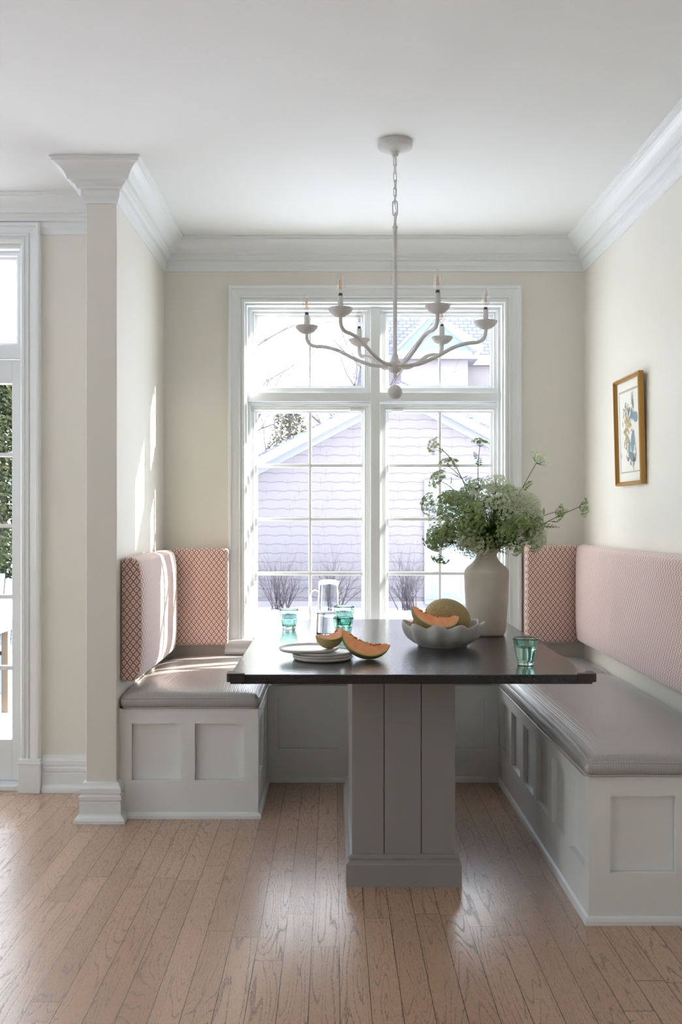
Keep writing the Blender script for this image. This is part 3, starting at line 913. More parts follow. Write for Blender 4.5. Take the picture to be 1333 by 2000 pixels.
def Rm(yaw, pitch, roll):
    """roll about long axis first, then pitch (long axis up/down), then yaw"""
    return Matrix.Rotation(math.radians(yaw), 4, 'Z') @ Matrix.Rotation(math.radians(pitch), 4, 'Y') @ Matrix.Rotation(math.radians(roll), 4, 'X')

def wedge_at(label, c, R, L, a, yaw, pitch, roll, zrest=None, seed=1, seeds=50, cav=.5, group='cut melon pieces'):
    rot = Rm(yaw, pitch, roll)
    a = math.radians(a)
    # lowest point
    if zrest is not None:
        lo = min((rot @ Vector((t * L, R * math.sqrt(1 - t * t) * math.sin(g), -R * math.sqrt(1 - t * t) * math.cos(g)))).z
                 for t in [i / 20 - 1 for i in range(41)] for g in [-a + 2 * a * k / 12 for k in range(13)])
        c = (c[0], c[1], zrest - lo)
    t = thing('melon_wedge', label, 'melon', c, group)
    melon_parts(R, L, a, t, Matrix.Translation(Vector(c)) @ rot, seeds, seed, cav)
    return t
wedge_at('orange melon wedge lying on the tabletop, leaning against the plates', (.1105, 3.180, 0), .072, .084, 30, -8, 17, -13, TT + .0006, 3, 70, .32)
wedge_at('small melon chunk with pale flesh on the top plate', (-.018, 3.20, 0), .058, .052, 36, 32, -12, -34, pz + .0280 + .0052, 5, 45, .36)
wedge_at('orange melon wedge on top of the fruit in the bowl', (.371, 3.452, TT + .134), .080, .090, 31, 6, 13, -18, None, 7, 70, .32)
wedge_at('orange melon wedge at the left edge of the bowl, mostly hidden inside', (.332, 3.50, TT + .080), .048, .058, 28, 20, 14, 30, None, 9, 30, .4)
ml = thing('netted_melon', 'large netted melon half resting cut side down in the bowl', 'melon', (.425, 3.555, TT + .09), 'melons in the bowl')
mb = MB(); mb.sphere((0, 0, 0), .078, 40, 24, (1.12, .95, .90))
mb.xform(Matrix.Translation((.428, 3.562, TT + .099)) @ Matrix.Rotation(math.radians(18), 4, 'Y')).build('rind', M['rind'], ml)
mb = MB(); mb.tube([(.352, 3.556, TT + .128), (.345, 3.555, TT + .131)], [.006, .005], 8); mb.build('stem_scar', M['rindedge'], ml)

# vase
vx, vy = .619, 3.84
vase = thing('stone_vase', 'tall beige stone vase holding the lacy white flowers', 'vase', (vx, vy, TT + .0006))
MB().lathe([(0, 0), (.066, 0), (.071, .003), (.075, .012), (.079, .04), (.084, .11), (.0885, .19), (.0905, .245), (.0895, .258), (.080, .272), (.064, .286), (.051, .299), (.0435, .312), (.0415, .322), (.0435, .333), (.049, .341), (.0525, .346),
            (.0525, .349), (.047, .350), (.039, .338), (.036, .322), (.038, .308), (.06, .28), (.082, .25), (.082, .20), (.07, .02), (0, .015)], (vx, vy, TT + .0006), 56).build('vase_body', M['stone'], vase)

# ------------------------------------------------------------------ flowers
VM = Vector((vx, vy, TT + .335))
def floret(mb, c, d, s, rnd):
    a = Vector((0, 0, 1)) if abs(d.z) < .9 else Vector((1, 0, 0))
    u = d.cross(a).normalized(); w = d.cross(u); ph = rnd.uniform(0, 6)
    vs = []
    for k in range(4):
        g = ph + k * PI / 2
        vs.append(c + (u * math.cos(g) + w * math.sin(g)) * s * rnd.uniform(.7, 1.25) + d * s * rnd.uniform(-.3, .5))
    mb.add(vs, [(0, 1, 2, 3)])

def umbel(head, node, d, R, rnd, rays=24, nf=9, spread=1.1, fs=.0033):
    """rays from node, domed head of small florets facing d"""
    st = MB()
    a = Vector((0, 0, 1)) if abs(d.z) < .9 else Vector((1, 0, 0))
    u = d.cross(a).normalized(); w = d.cross(u)
    for i in range(rays):
        q = math.sqrt((i + .5) / rays); g = i * 2.39996 + rnd.uniform(-.2, .2)
        off = (u * math.cos(g) + w * math.sin(g)) * R * q * rnd.uniform(.9, 1.1)
        tip = node + off + d * (R * spread * (.75 - .42 * q * q) + rnd.uniform(-.003, .003))
        midp = node + off * .45 + d * R * .15
        st.tube([node, midp, tip], [.0006, .0005, .0004], 3)
        dd = (tip - node).normalized()
        uu = dd.cross(a).normalized() if abs(dd.dot(a)) < .95 else dd.cross(Vector((1, 0, 0))).normalized(); ww = dd.cross(uu)
        for j in range(nf):
            qq = math.sqrt((j + .5) / nf); gg = j * 2.39996
            o2 = (uu * math.cos(gg) + ww * math.sin(gg)) * R * .17 * qq
            c = tip + o2 + dd * R * (.09 - .05 * qq * qq)
            floret(head, c, (dd + o2.normalized() * .3).normalized(), fs * rnd.uniform(.75, 1.3), rnd)
    return st

def feather(mb, p, d, L, rnd):
    """a small divided leaf"""
    d = d.normalized(); a = Vector((rnd.uniform(-1, 1), rnd.uniform(-1, 1), rnd.uniform(-1, 1)))
    s = d.cross(a).normalized(); n = d.cross(s)
    pts = bez(p, p + d * L * .5 + n * L * .12, p + d * L - Vector((0, 0, L * .25)), 5)
    for i in range(1, 6):
        q = pts[i]
        for sg in (-1, 1):
            l = L * .36 * (1.15 - i / 6)
            dr = (s * sg + d * .9).normalized()
            e = q + dr * l - Vector((0, 0, l * .2)); w = d.cross(n).normalized() * 0 + (d - dr * d.dot(dr)).normalized() * l * .16
            mb.add([q, q + dr * l * .5 + w, e, q + dr * l * .5 - w], [(0, 1, 2, 3)])
            q2 = q + dr * l * .45
            e2 = q2 + (dr + d).normalized() * l * .55; w2 = n * l * .1
            mb.add([q2, (q2 + e2) / 2 + w2, e2, (q2 + e2) / 2 - w2], [(0, 1, 2, 3)])
    mb.tube([pts[0], pts[2], pts[4], pts[5]], [.0008, .0007, .0005, .0003], 3)

def stem(head_pos, R, label, rnd, white=True, rays=24, nf=9, droop=None, leaves=3, ctrl=None, face=None, thick=.0021, fs=.0033, group=None):
    hp_ = Vector(head_pos)
    st = VM + Vector((rnd.uniform(-.024, .024), rnd.uniform(-.024, .024), -.02))
    t = thing('lace_flower', label, 'flower', (st.x, st.y, st.z), group)
    out = hp_ - VM
    c = Vector(ctrl) if ctrl is not None else st + Vector((out.x * .35, out.y * .35, max(.05, abs(out.z) * .75 + .04)))
    P = bez(st, c, hp_, 12)
    d = Vector(face).normalized() if face is not None else ((P[-1] - P[-3]).normalized() + out.normalized() * .5 + Vector((0, 0, .25))).normalized()
    sm = MB(); sm.tube([st + Vector((0, 0, -.06))] + P, [thick * 1.2] * 2 + [thick * (1 - .4 * i / 12) for i in range(12)], 5)
    hd = MB(); rays_mb = umbel(hd, P[-1], d, R, rnd, rays, nf, fs=fs)
    sm.add(rays_mb.v, rays_mb.f, True)
    sm.build('stem', M['stemgreen'], t, fixn=False)
    hd.build('umbel', M['floretwhite'] if white else M['floretgreen'], t, fixn=False)
    if leaves:
        for _ in range(leaves):
            lf = MB()
            i = rnd.randint(2, 10)
            dr = (P[min(i + 1, 12)] - P[i]).normalized() + Vector((rnd.uniform(-1, 1), rnd.uniform(-1, 1), rnd.uniform(-.6, .8)))
            feather(lf, P[i], dr, rnd.uniform(.040, .075), rnd)
            lf.build('leaf', M['leafgreen'], t, fixn=False)
    return t

rnd = random.Random(11)
F = lambda x, y, Y: at(x, y, Y)
special = [
    # x, y, Y, R, white, label, face, rays
    (852, 872, 3.80, .034, True, 'lacy flower head at top left, alone on a tall curved stem', (-.7, -.4, .15), 22),
    (938, 872, 3.86, .036, False, 'small open flower head at the top centre on a thin straight stem', (.15, 0, 1), 16),
    (878, 912, 3.84, .042, False, 'open green flower head just below the top left one', (-.15, -.2, 1), 20),
    (1048, 905, 3.90, .052, True, 'largest lacy flower head, at top right against the cream wall', (.55, -.35, .7), 34),
    (1132, 990, 3.88, .042, False, 'sparse green flower head reaching furthest right', (1, -.1, 0), 15),
    (1085, 1000, 3.86, .038, False, 'sparse green flower head just inside the furthest right one', (.9, -.2, -.15), 14),
    (862, 1085, 3.76, .036, False, 'green flower head drooping lowest at left beside the vase neck', (-.2, -.1, -1), 20),
    (845, 1055, 3.80, .038, False, 'green flower head hanging left, just above the lowest one', (-.6, -.1, -.8), 20),
    (970, 955, 3.82, .060, True, 'broad white flower head crowning the middle of the bouquet', (.05, -.6, .8), 44),
    (1010, 985, 3.76, .062, True, 'broad whitish flower head right of the middle', (.3, -.75, .55), 44),
    (1045, 1052, 3.78, .050, True, 'dense pale flower head low at right above the back cushion', (.7, -.4, -.35), 36),
    (862, 940, 3.84, .046, False, 'green flower head on the upper left flank', (-.7, -.3, .6), 30),
    (845, 985, 3.80, .048, False, 'green flower head on the far left flank', (-.9, -.3, .25), 32),
]
for (x, y, Y, R, wh, lb, fc, ry) in special:
    p = F(x, y, Y); ctrl = None
    if lb.startswith('small open'): ctrl = F(925, 950, 3.85)
    elif lb.startswith('lacy flower head at top left'): ctrl = F(905, 890, 3.82)
    elif 'drooping lowest' in lb: ctrl = F(865, 990, 3.78)
    elif 'hanging left' in lb: ctrl = F(875, 990, 3.8)
    elif 'furthest right' in lb and 'inside' not in lb: ctrl = F(1040, 1030, 3.87)
    elif 'just inside' in lb: ctrl = F(1010, 1020, 3.86)
    elif 'largest' in lb: ctrl = F(1000, 985, 3.88)
    stem(p, R, lb, rnd, wh, ry, 10, ctrl=ctrl, face=fc, leaves=4)
GL = 'lacy flower stems packed in the middle of the bouquet'
C0 = F(952, 1022, 3.84)
n = 0
while n < 84:
    d = Vector((rnd.gauss(0, 1), rnd.gauss(0, 1), rnd.gauss(0, 1))).normalized()
    if d.z < -.75: continue
    s = rnd.uniform(.55, 1.0) ** .8
    p = C0 + Vector((d.x * .245 * s, d.y * .17 * s, d.z * (.165 if d.z > 0 else .155) * s))
    if d.z < -.2 and math.hypot(p.x - vx, p.y - vy) < .085: continue
    if p.x > C0.x + .02 and p.z > C0.z + .02: wh = rnd.random() < .8
    else: wh = rnd.random() < .3
    fc = (d + Vector((0, -.25, .35))).normalized()
    stem(p - fc * .02, rnd.uniform(.036, .054), 'green-white lacy flower stem in the dense middle of the bouquet', rnd, wh, rnd.randint(22, 30), 9, face=fc, leaves=6, group=GL)
    n += 1

# ------------------------------------------------------------------ chandelier
cx, cy = .235, 3.63
ch = thing('chandelier', 'white plaster-finish chandelier with six candle arms over the table', 'chandelier', (cx, cy, CEIL))
MB().lathe([(.0, CEIL), (.0655, CEIL), (.067, CEIL - .004), (.067, CEIL - .018), (.0645, CEIL - .022), (.058, CEIL - .026), (.030, CEIL - .036), (.014, CEIL - .040), (.0125, CEIL - .052), (.008, CEIL - .055), (.0, CEIL - .055)], (cx, cy, 0), 40).build('canopy', M['gesso'], ch)
def link(z, h, w, r, rotz, mb):
    pts = []
    for k in range(20):
        a = 2 * PI * k / 20
        px = w * math.cos(a); pz_ = (h - w) * (1 if math.sin(a) > 0 else -1) * (abs(math.sin(a)) > .01) + w * math.sin(a)
        pts.append((cx + px * math.cos(rotz), cy + px * math.sin(rotz), z + pz_))
    mb.tube(pts, r, 6, closed=True)
chain = MB(); z = CEIL - .062; k = 0
while z > 2.450:
    link(z - .012, .0175, .0058, .0017, .3 + k * PI / 2, chain); z -= .029; k += 1
link(2.418, .029, .0095, .0024, .2, chain); link(2.378, .024, .0085, .0022, .2 + PI / 2, chain)
chain.build('chain', M['gesso'], ch)
MB().tube([(cx, cy, CEIL - .05), (cx + .006, cy, 2.52), (cx - .002, cy + .004, 2.44), (cx + .006, cy, 2.40), (cx + .003, cy, 2.352)], .0013, 5).build('cord', M['gesso'], ch)
HZ = 1.812
MB().lathe([(0, 2.362), (.006, 2.360), (.0055, 2.352), (.0105, 2.350), (.0105, 2.341), (.008, 2.339), (.008, HZ + .05), (.011, HZ + .045), (.014, HZ + .03), (.019, HZ + .02), (.021, HZ + .014), (.0, HZ + .012)], (cx, cy, 0), 24).build('centre_rod', M['gesso'], ch)
hub = MB().lathe([(0, HZ + .020), (.021, HZ + .016), (.026, HZ + .008), (.027, HZ - .006), (.024, HZ - .014), (.014, HZ - .021), (.006, HZ - .024), (.005, HZ - .027), (.0075, HZ - .031), (.0075, HZ - .037), (.004, HZ - .041), (0, HZ - .042)], (cx, cy, 0), 28)
hub.build('hub', M['gesso'], ch)
MB().tube([(cx, cy, HZ - .04), (cx, cy, 1.742), (cx + .006, cy, 1.752), (cx + .016, cy - .003, 1.748), (cx + .026, cy - .004, 1.742)], .0007, 5).build('hanging_wire', M['wire'], ch)
MB().sphere((cx, cy, 1.716), .0275, 28, 18).build('ball', M['gesso'], ch)
for k in range(6):
    a = math.radians(-8 + 60 * k); ux, uy = math.cos(a), math.sin(a)
    prof = [(.018, 1.818), (.055, 1.817), (.095, 1.822), (.157, 1.847), (.222, 1.881), (.272, 1.895), (.312, 1.899), (.332, 1.909), (.341, 1.926), (.3425, 1.948)]
    pts = smooth_path([(cx + r * ux, cy + r * uy, z) for r, z in prof], 4)
    arm = MB().tube(pts, .0072, 10).build('arm', M['gesso'], ch)
    ax, ay = cx + .3425 * ux, cy + .3425 * uy
    MB().lathe([(0, 1.946), (.009, 1.9465), (.020, 1.950), (.032, 1.9575), (.041, 1.968), (.0445, 1.975), (.044, 1.977), (.040, 1.973), (.028, 1.965), (.012, 1.961), (0, 1.961)], (ax, ay, 0), 32).build('drip_cup', M['gesso'], arm)
    MB().lathe([(0, 1.960), (.0115, 1.960), (.0105, 1.966), (.0100, 2.018), (.0085, 2.020), (0, 2.020)], (ax, ay, 0), 20).build('candle_sleeve', M['gesso'], arm)
    MB().lathe([(0, 2.019), (.0078, 2.019), (.0078, 2.0235), (.0062, 2.025), (.0072, 2.027), (.0065, 2.030), (0, 2.030)], (ax, ay, 0), 16).build('socket', M['socket'], arm)
    MB().lathe([(.0062, 2.028), (.0085, 2.034), (.0130, 2.044), (.0160, 2.055), (.0158, 2.066), (.0130, 2.079), (.0085, 2.091), (.0040, 2.099), (.0016, 2.104), (0, 2.105)], (ax, ay, 0), 24).build('bulb', M['bulbglass'], arm)
    fl = MB()
    for q in range(4):
        g = q * PI / 2 + .6; fl.tube([(ax + .0042 * math.cos(g), ay + .0042 * math.sin(g), 2.047), (ax + .0036 * math.cos(g), ay + .0036 * math.sin(g), 2.078)], .0011, 6)
    fl.build('filament', M['filament'], arm)

# ------------------------------------------------------------------ framed print on the right wall
fy0, fy1, fz0, fz1 = 3.954, 4.312, 1.377, 1.850
pf = thing('framed_print', 'gilt framed print of blue birds and foliage on the right wall', 'picture', (XR, (fy0 + fy1) / 2, fz0))
# local: a = along -y (left to right for someone facing the wall), b = z, h = out from the wall
TILT = math.radians(1.5)
def FM(a, b, h):
    b2 = b * math.cos(TILT); h2 = h + b * math.sin(TILT)
    return (XR - .003 - h2, fy0 + a, fz0 + b2)
W_, H_ = fy1 - fy0, fz1 - fz0
fr = MB()
fr.sweep([(0, 0), (W_, 0), (W_, H_), (0, H_)], [(0, 0), (0, .020), (.003, .024), (.007, .024), (.009, .018), (.012, .017), (.015, .020), (.017, .014), (.017, .006), (.0, .0)], closed=True, mapf=lambda a, b, h: FM(a, b, h))
fr.build('frame', M['gold'], pf)
def slab(poly, h0, h1, mat, name, parent, mb=None):
    n = len(poly); own = mb is None; mb = mb or MB()
    vs = [FM(a, b, h0) for a, b in poly] + [FM(a, b, h1) for a, b in poly]
    mb.add(vs, [tuple(range(n)), tuple(reversed(range(n, 2 * n)))] + [(i, (i + 1) % n, (i + 1) % n + n, i + n) for i in range(n)])
    return mb.build(name, mat, parent) if own else mb
art = MB(); art_m = []
def ink(poly, h0, h1, mi):
    k = len(art.f); slab(poly, h0, h1, None, None, None, art); art_m.extend([mi] * (len(art.f) - k))
ink([(.012, .012), (W_ - .012, .012), (W_ - .012, H_ - .012), (.012, H_ - .012)], .004, .0082, 0)
mgx, mgz = .040, .055
for (a0, a1, b0, b1) in ((mgx, W_ - mgx, mgz, mgz + .006), (mgx, W_ - mgx, H_ - mgz - .009, H_ - mgz), (mgx, mgx + .006, mgz, H_ - mgz), (W_ - mgx - .009, W_ - mgx, mgz, H_ - mgz)):
    ink([(a0, b0), (a1, b0), (a1, b1), (a0, b1)], .0080, .0084, 1)
def blob(cx_, cz_, rx, rz, rot=0, n=16, wob=0):
    out = []
    for k in range(n):
        g = 2 * PI * k / n; x = rx * math.cos(g); z = rz * math.sin(g) * (1 - wob * math.cos(g))
        out.append((cx_ + x * math.cos(rot) - z * math.sin(rot), cz_ + x * math.sin(rot) + z * math.cos(rot)))
    return out
def uv2(u, v): return (W_ * (1 - u), H_ * (1 - v))      # u 0..1 far to near edge, v 0..1 top to bottom
def leafs(items, mi, h):
    for (u, v, ru, rv, rot) in items:
        u = .10 + u * .78
        c_ = uv2(u, v); ink(blob(c_[0], c_[1], ru, rv, rot, 14, .3), .0081, h, mi)
rr_ = random.Random(5)
leafs([(rr_.gauss(.36, .09), rr_.uniform(.25, .72), .014, .0035, rr_.uniform(1.0, 2.2)) for _ in range(34)] + [(.60 + .14 * rr_.random(), .17 + .2 * rr_.random(), .024, .0045, 1.5 + rr_.uniform(-.3, .3)) for _ in range(14)] + [(.62 + .20 * rr_.random(), .55 + .3 * rr_.random(), .020, .004, 1.6 + rr_.uniform(-.4, .4)) for _ in range(16)], 5, .0085)
leafs([(rr_.gauss(.34, .08), rr_.uniform(.28, .62), .009, .006, rr_.uniform(0, 3)) for _ in range(12)] + [(.63, .50, .010, .007, 0), (.6, .45, .010, .006, 1)], 6, .0086)
leafs([(rr_.gauss(.40, .07), rr_.gauss(.50, .09), .010, .006, rr_.uniform(0, 3)) for _ in range(36)], 4, .0087)
leafs([(.60, .365, .024, .010, -.7), (.80, .385, .036, .022, .2), (.66, .60, .024, .048, .2), (.48, .67, .014, .042, .1)], 2, .0089)
leafs([(.50, .325, .024, .010, -.9), (.43, .295, .008, .006, 0), (.58, .735, .030, .020, .5), (.42, .76, .012, .009, 0), (.54, .80, .012, .006, .8)], 3, .0091)
ao = art.build('print', M['mat_board'], pf, fixn=True)
for k in ('matline', 'inkblue', 'inkgrey', 'inkyellow', 'inkgreen', 'inkrose'): ao.data.materials.append(M[k])
for p_, mi in zip(ao.data.polygons, art_m): p_.material_index = mi

# ------------------------------------------------------------------ outdoors
GZ = -.40
# snow
mb = MB(); nx, ny = 90, 90
X0, X1, Y0, Y1 = -45, 45, -25, 60
def snowz(x, y):
    if y < 5.3: d = 0.0
    else: d = min(1, (y - 5.3) / 2)
    return GZ + .07 * d * mnoise.noise(Vector((x * .35, y * .35, 0))) + .035 * d * mnoise.noise(Vector((x * 1.3, y * 1.3, 4)))
for j in range(ny + 1):
    for i in range(nx + 1):
        x = X0 + (X1 - X0) * i / nx; y = Y0 + (Y1 - Y0) * j / ny; mb.v.append(Vector((x, y, snowz(x, y))))
for j in range(ny):
    for i in range(nx): mb.f.append([j * (nx + 1) + i, j * (nx + 1) + i + 1, (j + 1) * (nx + 1) + i + 1, (j + 1) * (nx + 1) + i]); mb.sm.append(True)
tag(mb.build('snowy_ground', M['snow'], fixn=False), 'snow covered ground outside the windows', 'snow', kind='stuff')

# garage
gY = 17.3; gpx, gpz = 1.20, 3.67; hw = 3.4; sl = .52
gar = thing('garage', 'pale shingled garage with a white gable seen through the window', 'garage', (gpx, gY, GZ))
pk = gpz - .10; ez = pk - hw * sl
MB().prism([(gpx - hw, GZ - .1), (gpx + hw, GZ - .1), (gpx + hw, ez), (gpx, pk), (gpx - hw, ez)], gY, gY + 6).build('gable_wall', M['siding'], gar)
def rake(w0, w1, y0, y1, mat, name):
    m_ = MB(); H = hw + .35
    for sg in (-1, 1):
        m_.prism([(gpx, gpz - w0), (gpx + sg * H, gpz - H * sl - w0), (gpx + sg * H, gpz - H * sl - w1), (gpx, gpz - w1)], y0, y1)
    return m_.build(name, mat, gar)
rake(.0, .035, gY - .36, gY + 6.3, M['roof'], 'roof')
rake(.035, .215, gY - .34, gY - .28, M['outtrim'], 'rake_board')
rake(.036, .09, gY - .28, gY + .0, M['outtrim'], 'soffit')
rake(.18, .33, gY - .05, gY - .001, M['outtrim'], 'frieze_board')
MB().box(gpx - hw - .02, gpx + hw + .02, gY - .04, gY, GZ - .05, GZ + .10).build('foundation', M['housewall'], gar)
# side door
dx0, dx1 = (843 - VX) * gY / FPX, (843 - VX) * gY / FPX + .98
mb = MB(); z0, z1 = GZ + .12, GZ + 2.18
mb.box(dx0 - .13, dx0, gY - .05, gY, z0 - .05, z1 + .13).box(dx1, dx1 + .13, gY - .05, gY, z0 - .05, z1 + .13).box(dx0, dx1, gY - .05, gY, z1, z1 + .13).box(dx0 - .13, dx1 + .13, gY - .08, gY, z0 - .07, z0)
mb.build('door_frame', M['outtrim'], gar)
mb = MB().box(dx0, dx1, gY - .025, gY, z0, z1)
for (a, b_) in ((.12, .80), (.92, 1.20), (1.32, 1.95)):
    for (c_, d_) in ((.12, .44), (.54, .86)):
        mb.box(dx0 + c_, dx0 + d_, gY - .035, gY - .02, z0 + a, z0 + b_)
dr_ = mb.build('side_door', M['outdoor'], gar)
MB().box(dx0 + .05, dx0 + .11, gY - .045, gY - .02, z0 + .93, z0 + 1.06).box(dx0 + .05, dx0 + .11, gY - .045, gY - .02, z0 + 1.18, z0 + 1.30).box(dx0 + .08, dx0 + .2, gY - .08, gY - .05, z0 + .99, z0 + 1.015).build('door_handle', M['dark'], dr_)

# house beyond
hY = 27.0
hs = thing('neighbouring_house', 'neighbouring house with a steep shingle roof beyond the garage', 'house', (6, hY, GZ))
ezh = at(0, 706, hY).z
def HP(x, y, Y=hY): return at(x, y, Y)
hx0 = (735 - VX) * hY / FPX
MB().box(hx0, hx0 + 9.5, hY + .1, hY + 9, GZ - .1, ezh).build('house_wall', M['housewall'], hs)
MB().box(hx0 - .4, hx0 + 9.9, hY - .1, hY + .55, ezh - .12, ezh + .16).build('eave', M['outtrim'], hs)
rt = MB(); top = ezh + 4.8
rt.add([(hx0 - .4, hY - .05, ezh + .16), (hx0 + 9.9, hY - .05, ezh + .16), (hx0 + 9.9, hY + 4.8, top), (hx0 - .4, hY + 4.8, top), (hx0 - .4, hY + 9.6, ezh + .16), (hx0 + 9.9, hY + 9.6, ezh + .16)],
       [(0, 1, 2, 3), (3, 2, 5, 4), (0, 3, 4), (1, 5, 2), (0, 4, 5, 1)])
rt.build('shingle_roof', M['roof'], hs)
# turret bay with a blue pyramid roof, built on the front
bx0, bx1 = HP(775, 0, hY - 1.2).x, HP(935, 0, hY - 1.2).x
apx = HP(846, 0, hY - .4).x; apz = HP(0, 612, hY - .2).z
by0, by1 = hY - 1.2, hY + 1.6
MB().box(bx0 + .2, bx1 - .25, by0 + .25, hY + .5, GZ - .1, ezh).build('bay_wall', M['housewall'], hs)
MB().box(bx0, bx1, by0, hY - .1, ezh - .12, ezh + .10).build('bay_eave', M['outtrim'], hs)
pr = MB(); pr.add([(bx0, by0, ezh + .1), (bx1, by0, ezh + .1), (bx1, by1, ezh + .1), (bx0, by1, ezh + .1), (apx, hY - .1, apz)], [(0, 1, 4), (1, 2, 4), (2, 3, 4), (3, 0, 4), (3, 2, 1, 0)])
pr.build('bay_roof', M['roofblue'], hs)
hpz = MB()
hpz.tube([(apx, hY - .12, apz), (bx1, by0, ezh + .12)], [.06, .20], 6); hpz.tube([(apx, hY - .12, apz), (bx0, by0, ezh + .12)], [.04, .05], 6)
hpz.build('hip_cap', M['outtrim'], hs)
# a wing with siding and a small blue window, right of the garage gable
MB().box(HP(905, 0, 24).x, HP(905, 0, 24).x + 4, 24, 27.4, GZ - .1, HP(0, 762, 24).z).build('wing_wall', M['outtrim'], hs)
w0 = HP(915, 0, 24).x
MB().box(w0, w0 + .28, 23.95, 24, HP(0, 822, 24).z, HP(0, 785, 24).z).build('window', M['bluepaint'], hs)

# bare shrubs along the garage
def grow(mb, p, d, L, r, depth, rnd, up=.1, kids=3, spread=.6, n=3):
    pts = [Vector(p)]; rad = [r]; dd = Vector(d).normalized()
    for i in range(n):
        dd = (dd + Vector((rnd.uniform(-1, 1), rnd.uniform(-1, 1), rnd.uniform(-1, 1))) * .16 + Vector((0, 0, up * .3))).normalized()
        pts.append(pts[-1] + dd * L / n); rad.append(r * (1 - .45 * (i + 1) / n))
    mb.tube(pts, rad, 4 if depth > 1 else 3)
    if depth > 0:
        for k in range(kids):
            i = rnd.randint(1, n); q = pts[i]
            a = Vector((rnd.gauss(0, 1), rnd.gauss(0, 1), rnd.gauss(0, .8))).normalized()
            nd = (dd + a * spread).normalized()
            grow(mb, q, nd, L * rnd.uniform(.55, .8), rad[i] * .6, depth - 1, rnd, up, kids, spread, n)
def shrub(x, Y, h, w, seed, label):
    rn = random.Random(seed); p = Vector((x, Y, GZ - .03)); mb = MB()
    for k in range(26):
        a = rn.uniform(0, 2 * PI); t_ = rn.uniform(0, 1)
        d = Vector((math.cos(a) * w * t_, math.sin(a) * w * t_ * .6, h)).normalized()
        grow(mb, p + Vector((rn.uniform(-.15, .15), rn.uniform(-.1, .1), 0)), d, h * rn.uniform(.45, .62), .009, 2, rn, .12, 3, .55)
    t = mb.build('bare_shrub', M['twig'], origin=p, fixn=False)
    return tag(t, label, 'shrub', 'leafless shrubs along the garage wall')
sY = 16.5
def sx(px): return (px - VX) * sY / FPX
shrub(sx(548), sY, 1.05, 1.1, 1, 'leafless shrub seen in the left half of the left window')
shrub(sx(655), sY, 1.05, 1.1, 2, 'leafless shrub behind the glass jug')
shrub(sx(796), sY, 1.10, .85, 3, 'leafless shrub left of the garage side door')
# leaf litter / low perennials at the wall foot
# bare trees
def tree(px, Y, h, seed, label, depth=5, L=None, spread=.62, r=.10):
    rn = random.Random(seed); x = (px - VX) * Y / FPX; p = Vector((x, Y, GZ - .1)); mb = MB()
    mb.tube([p, p + Vector((.05, 0, h * .3)), p + Vector((.0, .1, h * .5))], [r, r * .85, r * .7], 7)
    for k in range(6):
        a = k * 1.05 + rn.uniform(-.3, .3)
        grow(mb, p + Vector((0, .05, h * (.26 + .04 * k))), Vector((math.cos(a), math.sin(a), .9)), h * .30, r * .5, depth - 1, rn, .12, 3, spread)
    t = mb.build('bare_tree', M['bark'], origin=p, fixn=False)
    return tag(t, label, 'tree', 'leafless trees beyond the garage')
tree(440, 22, 6.6, 4, 'leafless tree left of the evergreen beyond the garage roof')
tree(722, 24, 8.2, 6, 'leafless tree rising behind the middle of the window')
tree(395, 15, 7.5, 9, 'nearest leafless tree, its twigs crossing the upper left pane', r=.06)

def leafcloud(name, mat, shape, n, size, seed, parent=None, origin=None):
    rn = random.Random(seed); mb = MB()
    for _ in range(n):
        p = shape(rn); d = Vector((rn.gauss(0, 1), rn.gauss(0, 1), rn.gauss(0, 1))).normalized()
        a = d.cross(Vector((.3, .5, .8))).normalized(); b_ = d.cross(a); s = size * rn.uniform(.6, 1.4)
        mb.add([p - a * s, p + b_ * s * .5, p + a * s, p - b_ * s * .5], [(0, 1, 2, 3)])
    return mb.build(name, mat, parent, origin=origin, fixn=False)
# evergreen beyond the garage
eY = 24.8; epx = 566
ep = at(epx, 1009, eY); ep.z = GZ
ev = thing('evergreen_tree', 'yellowish evergreen tree beyond the garage roof at left', 'tree', ep)
MB().tube([ep, ep + Vector((0, 0, 4.6))], [.12, .03], 6).build('trunk', M['bark'], ev)
def eshape(rn):
    z = rn.random() ** 1.2; w = 1.02 * (1 - z) ** .7 + .10; a = rn.uniform(0, 2 * PI); q = math.sqrt(rn.random())
    return ep + Vector((w * q * math.cos(a), w * q * math.sin(a), 1.2 + z * 3.65))
leafcloud('foliage', M['evergreen'], eshape, 5200, .045, 3, ev)
# arborvitae hedge plants seen through the door
def arbor(x, Y, h, w, seed, label):
    p = Vector((x, Y, GZ)); t = thing('arborvitae', label, 'tree', p, 'dense green hedge trees outside the door')
    MB().tube([p, p + Vector((0, 0, h * .8))], [.06, .02], 6).build('trunk', M['bark'], t)
    def shp(rn):
        z = rn.random(); a = rn.uniform(0, 2 * PI); ww = w * (1 - z ** 3.0 * .9) * (.25 + .75 * rn.random() ** .45)
        ww *= 1 + .18 * mnoise.noise(Vector((math.cos(a) * 2, math.sin(a) * 2, z * 9 + seed)))
        return p + Vector((ww * math.cos(a), ww * math.sin(a), .05 + z * h))
    leafcloud('foliage', M['hedge'], shp, 26000, .034, seed, t)
arbor(-5.2, 12.6, 3.65, .75, 21, 'hedge tree furthest left outside the door')
arbor(-4.25, 12.2, 3.6, .75, 22, 'hedge tree straight outside the door panes')
arbor(-3.25, 12.7, 3.7, .75, 23, 'hedge tree right of the one outside the door panes')
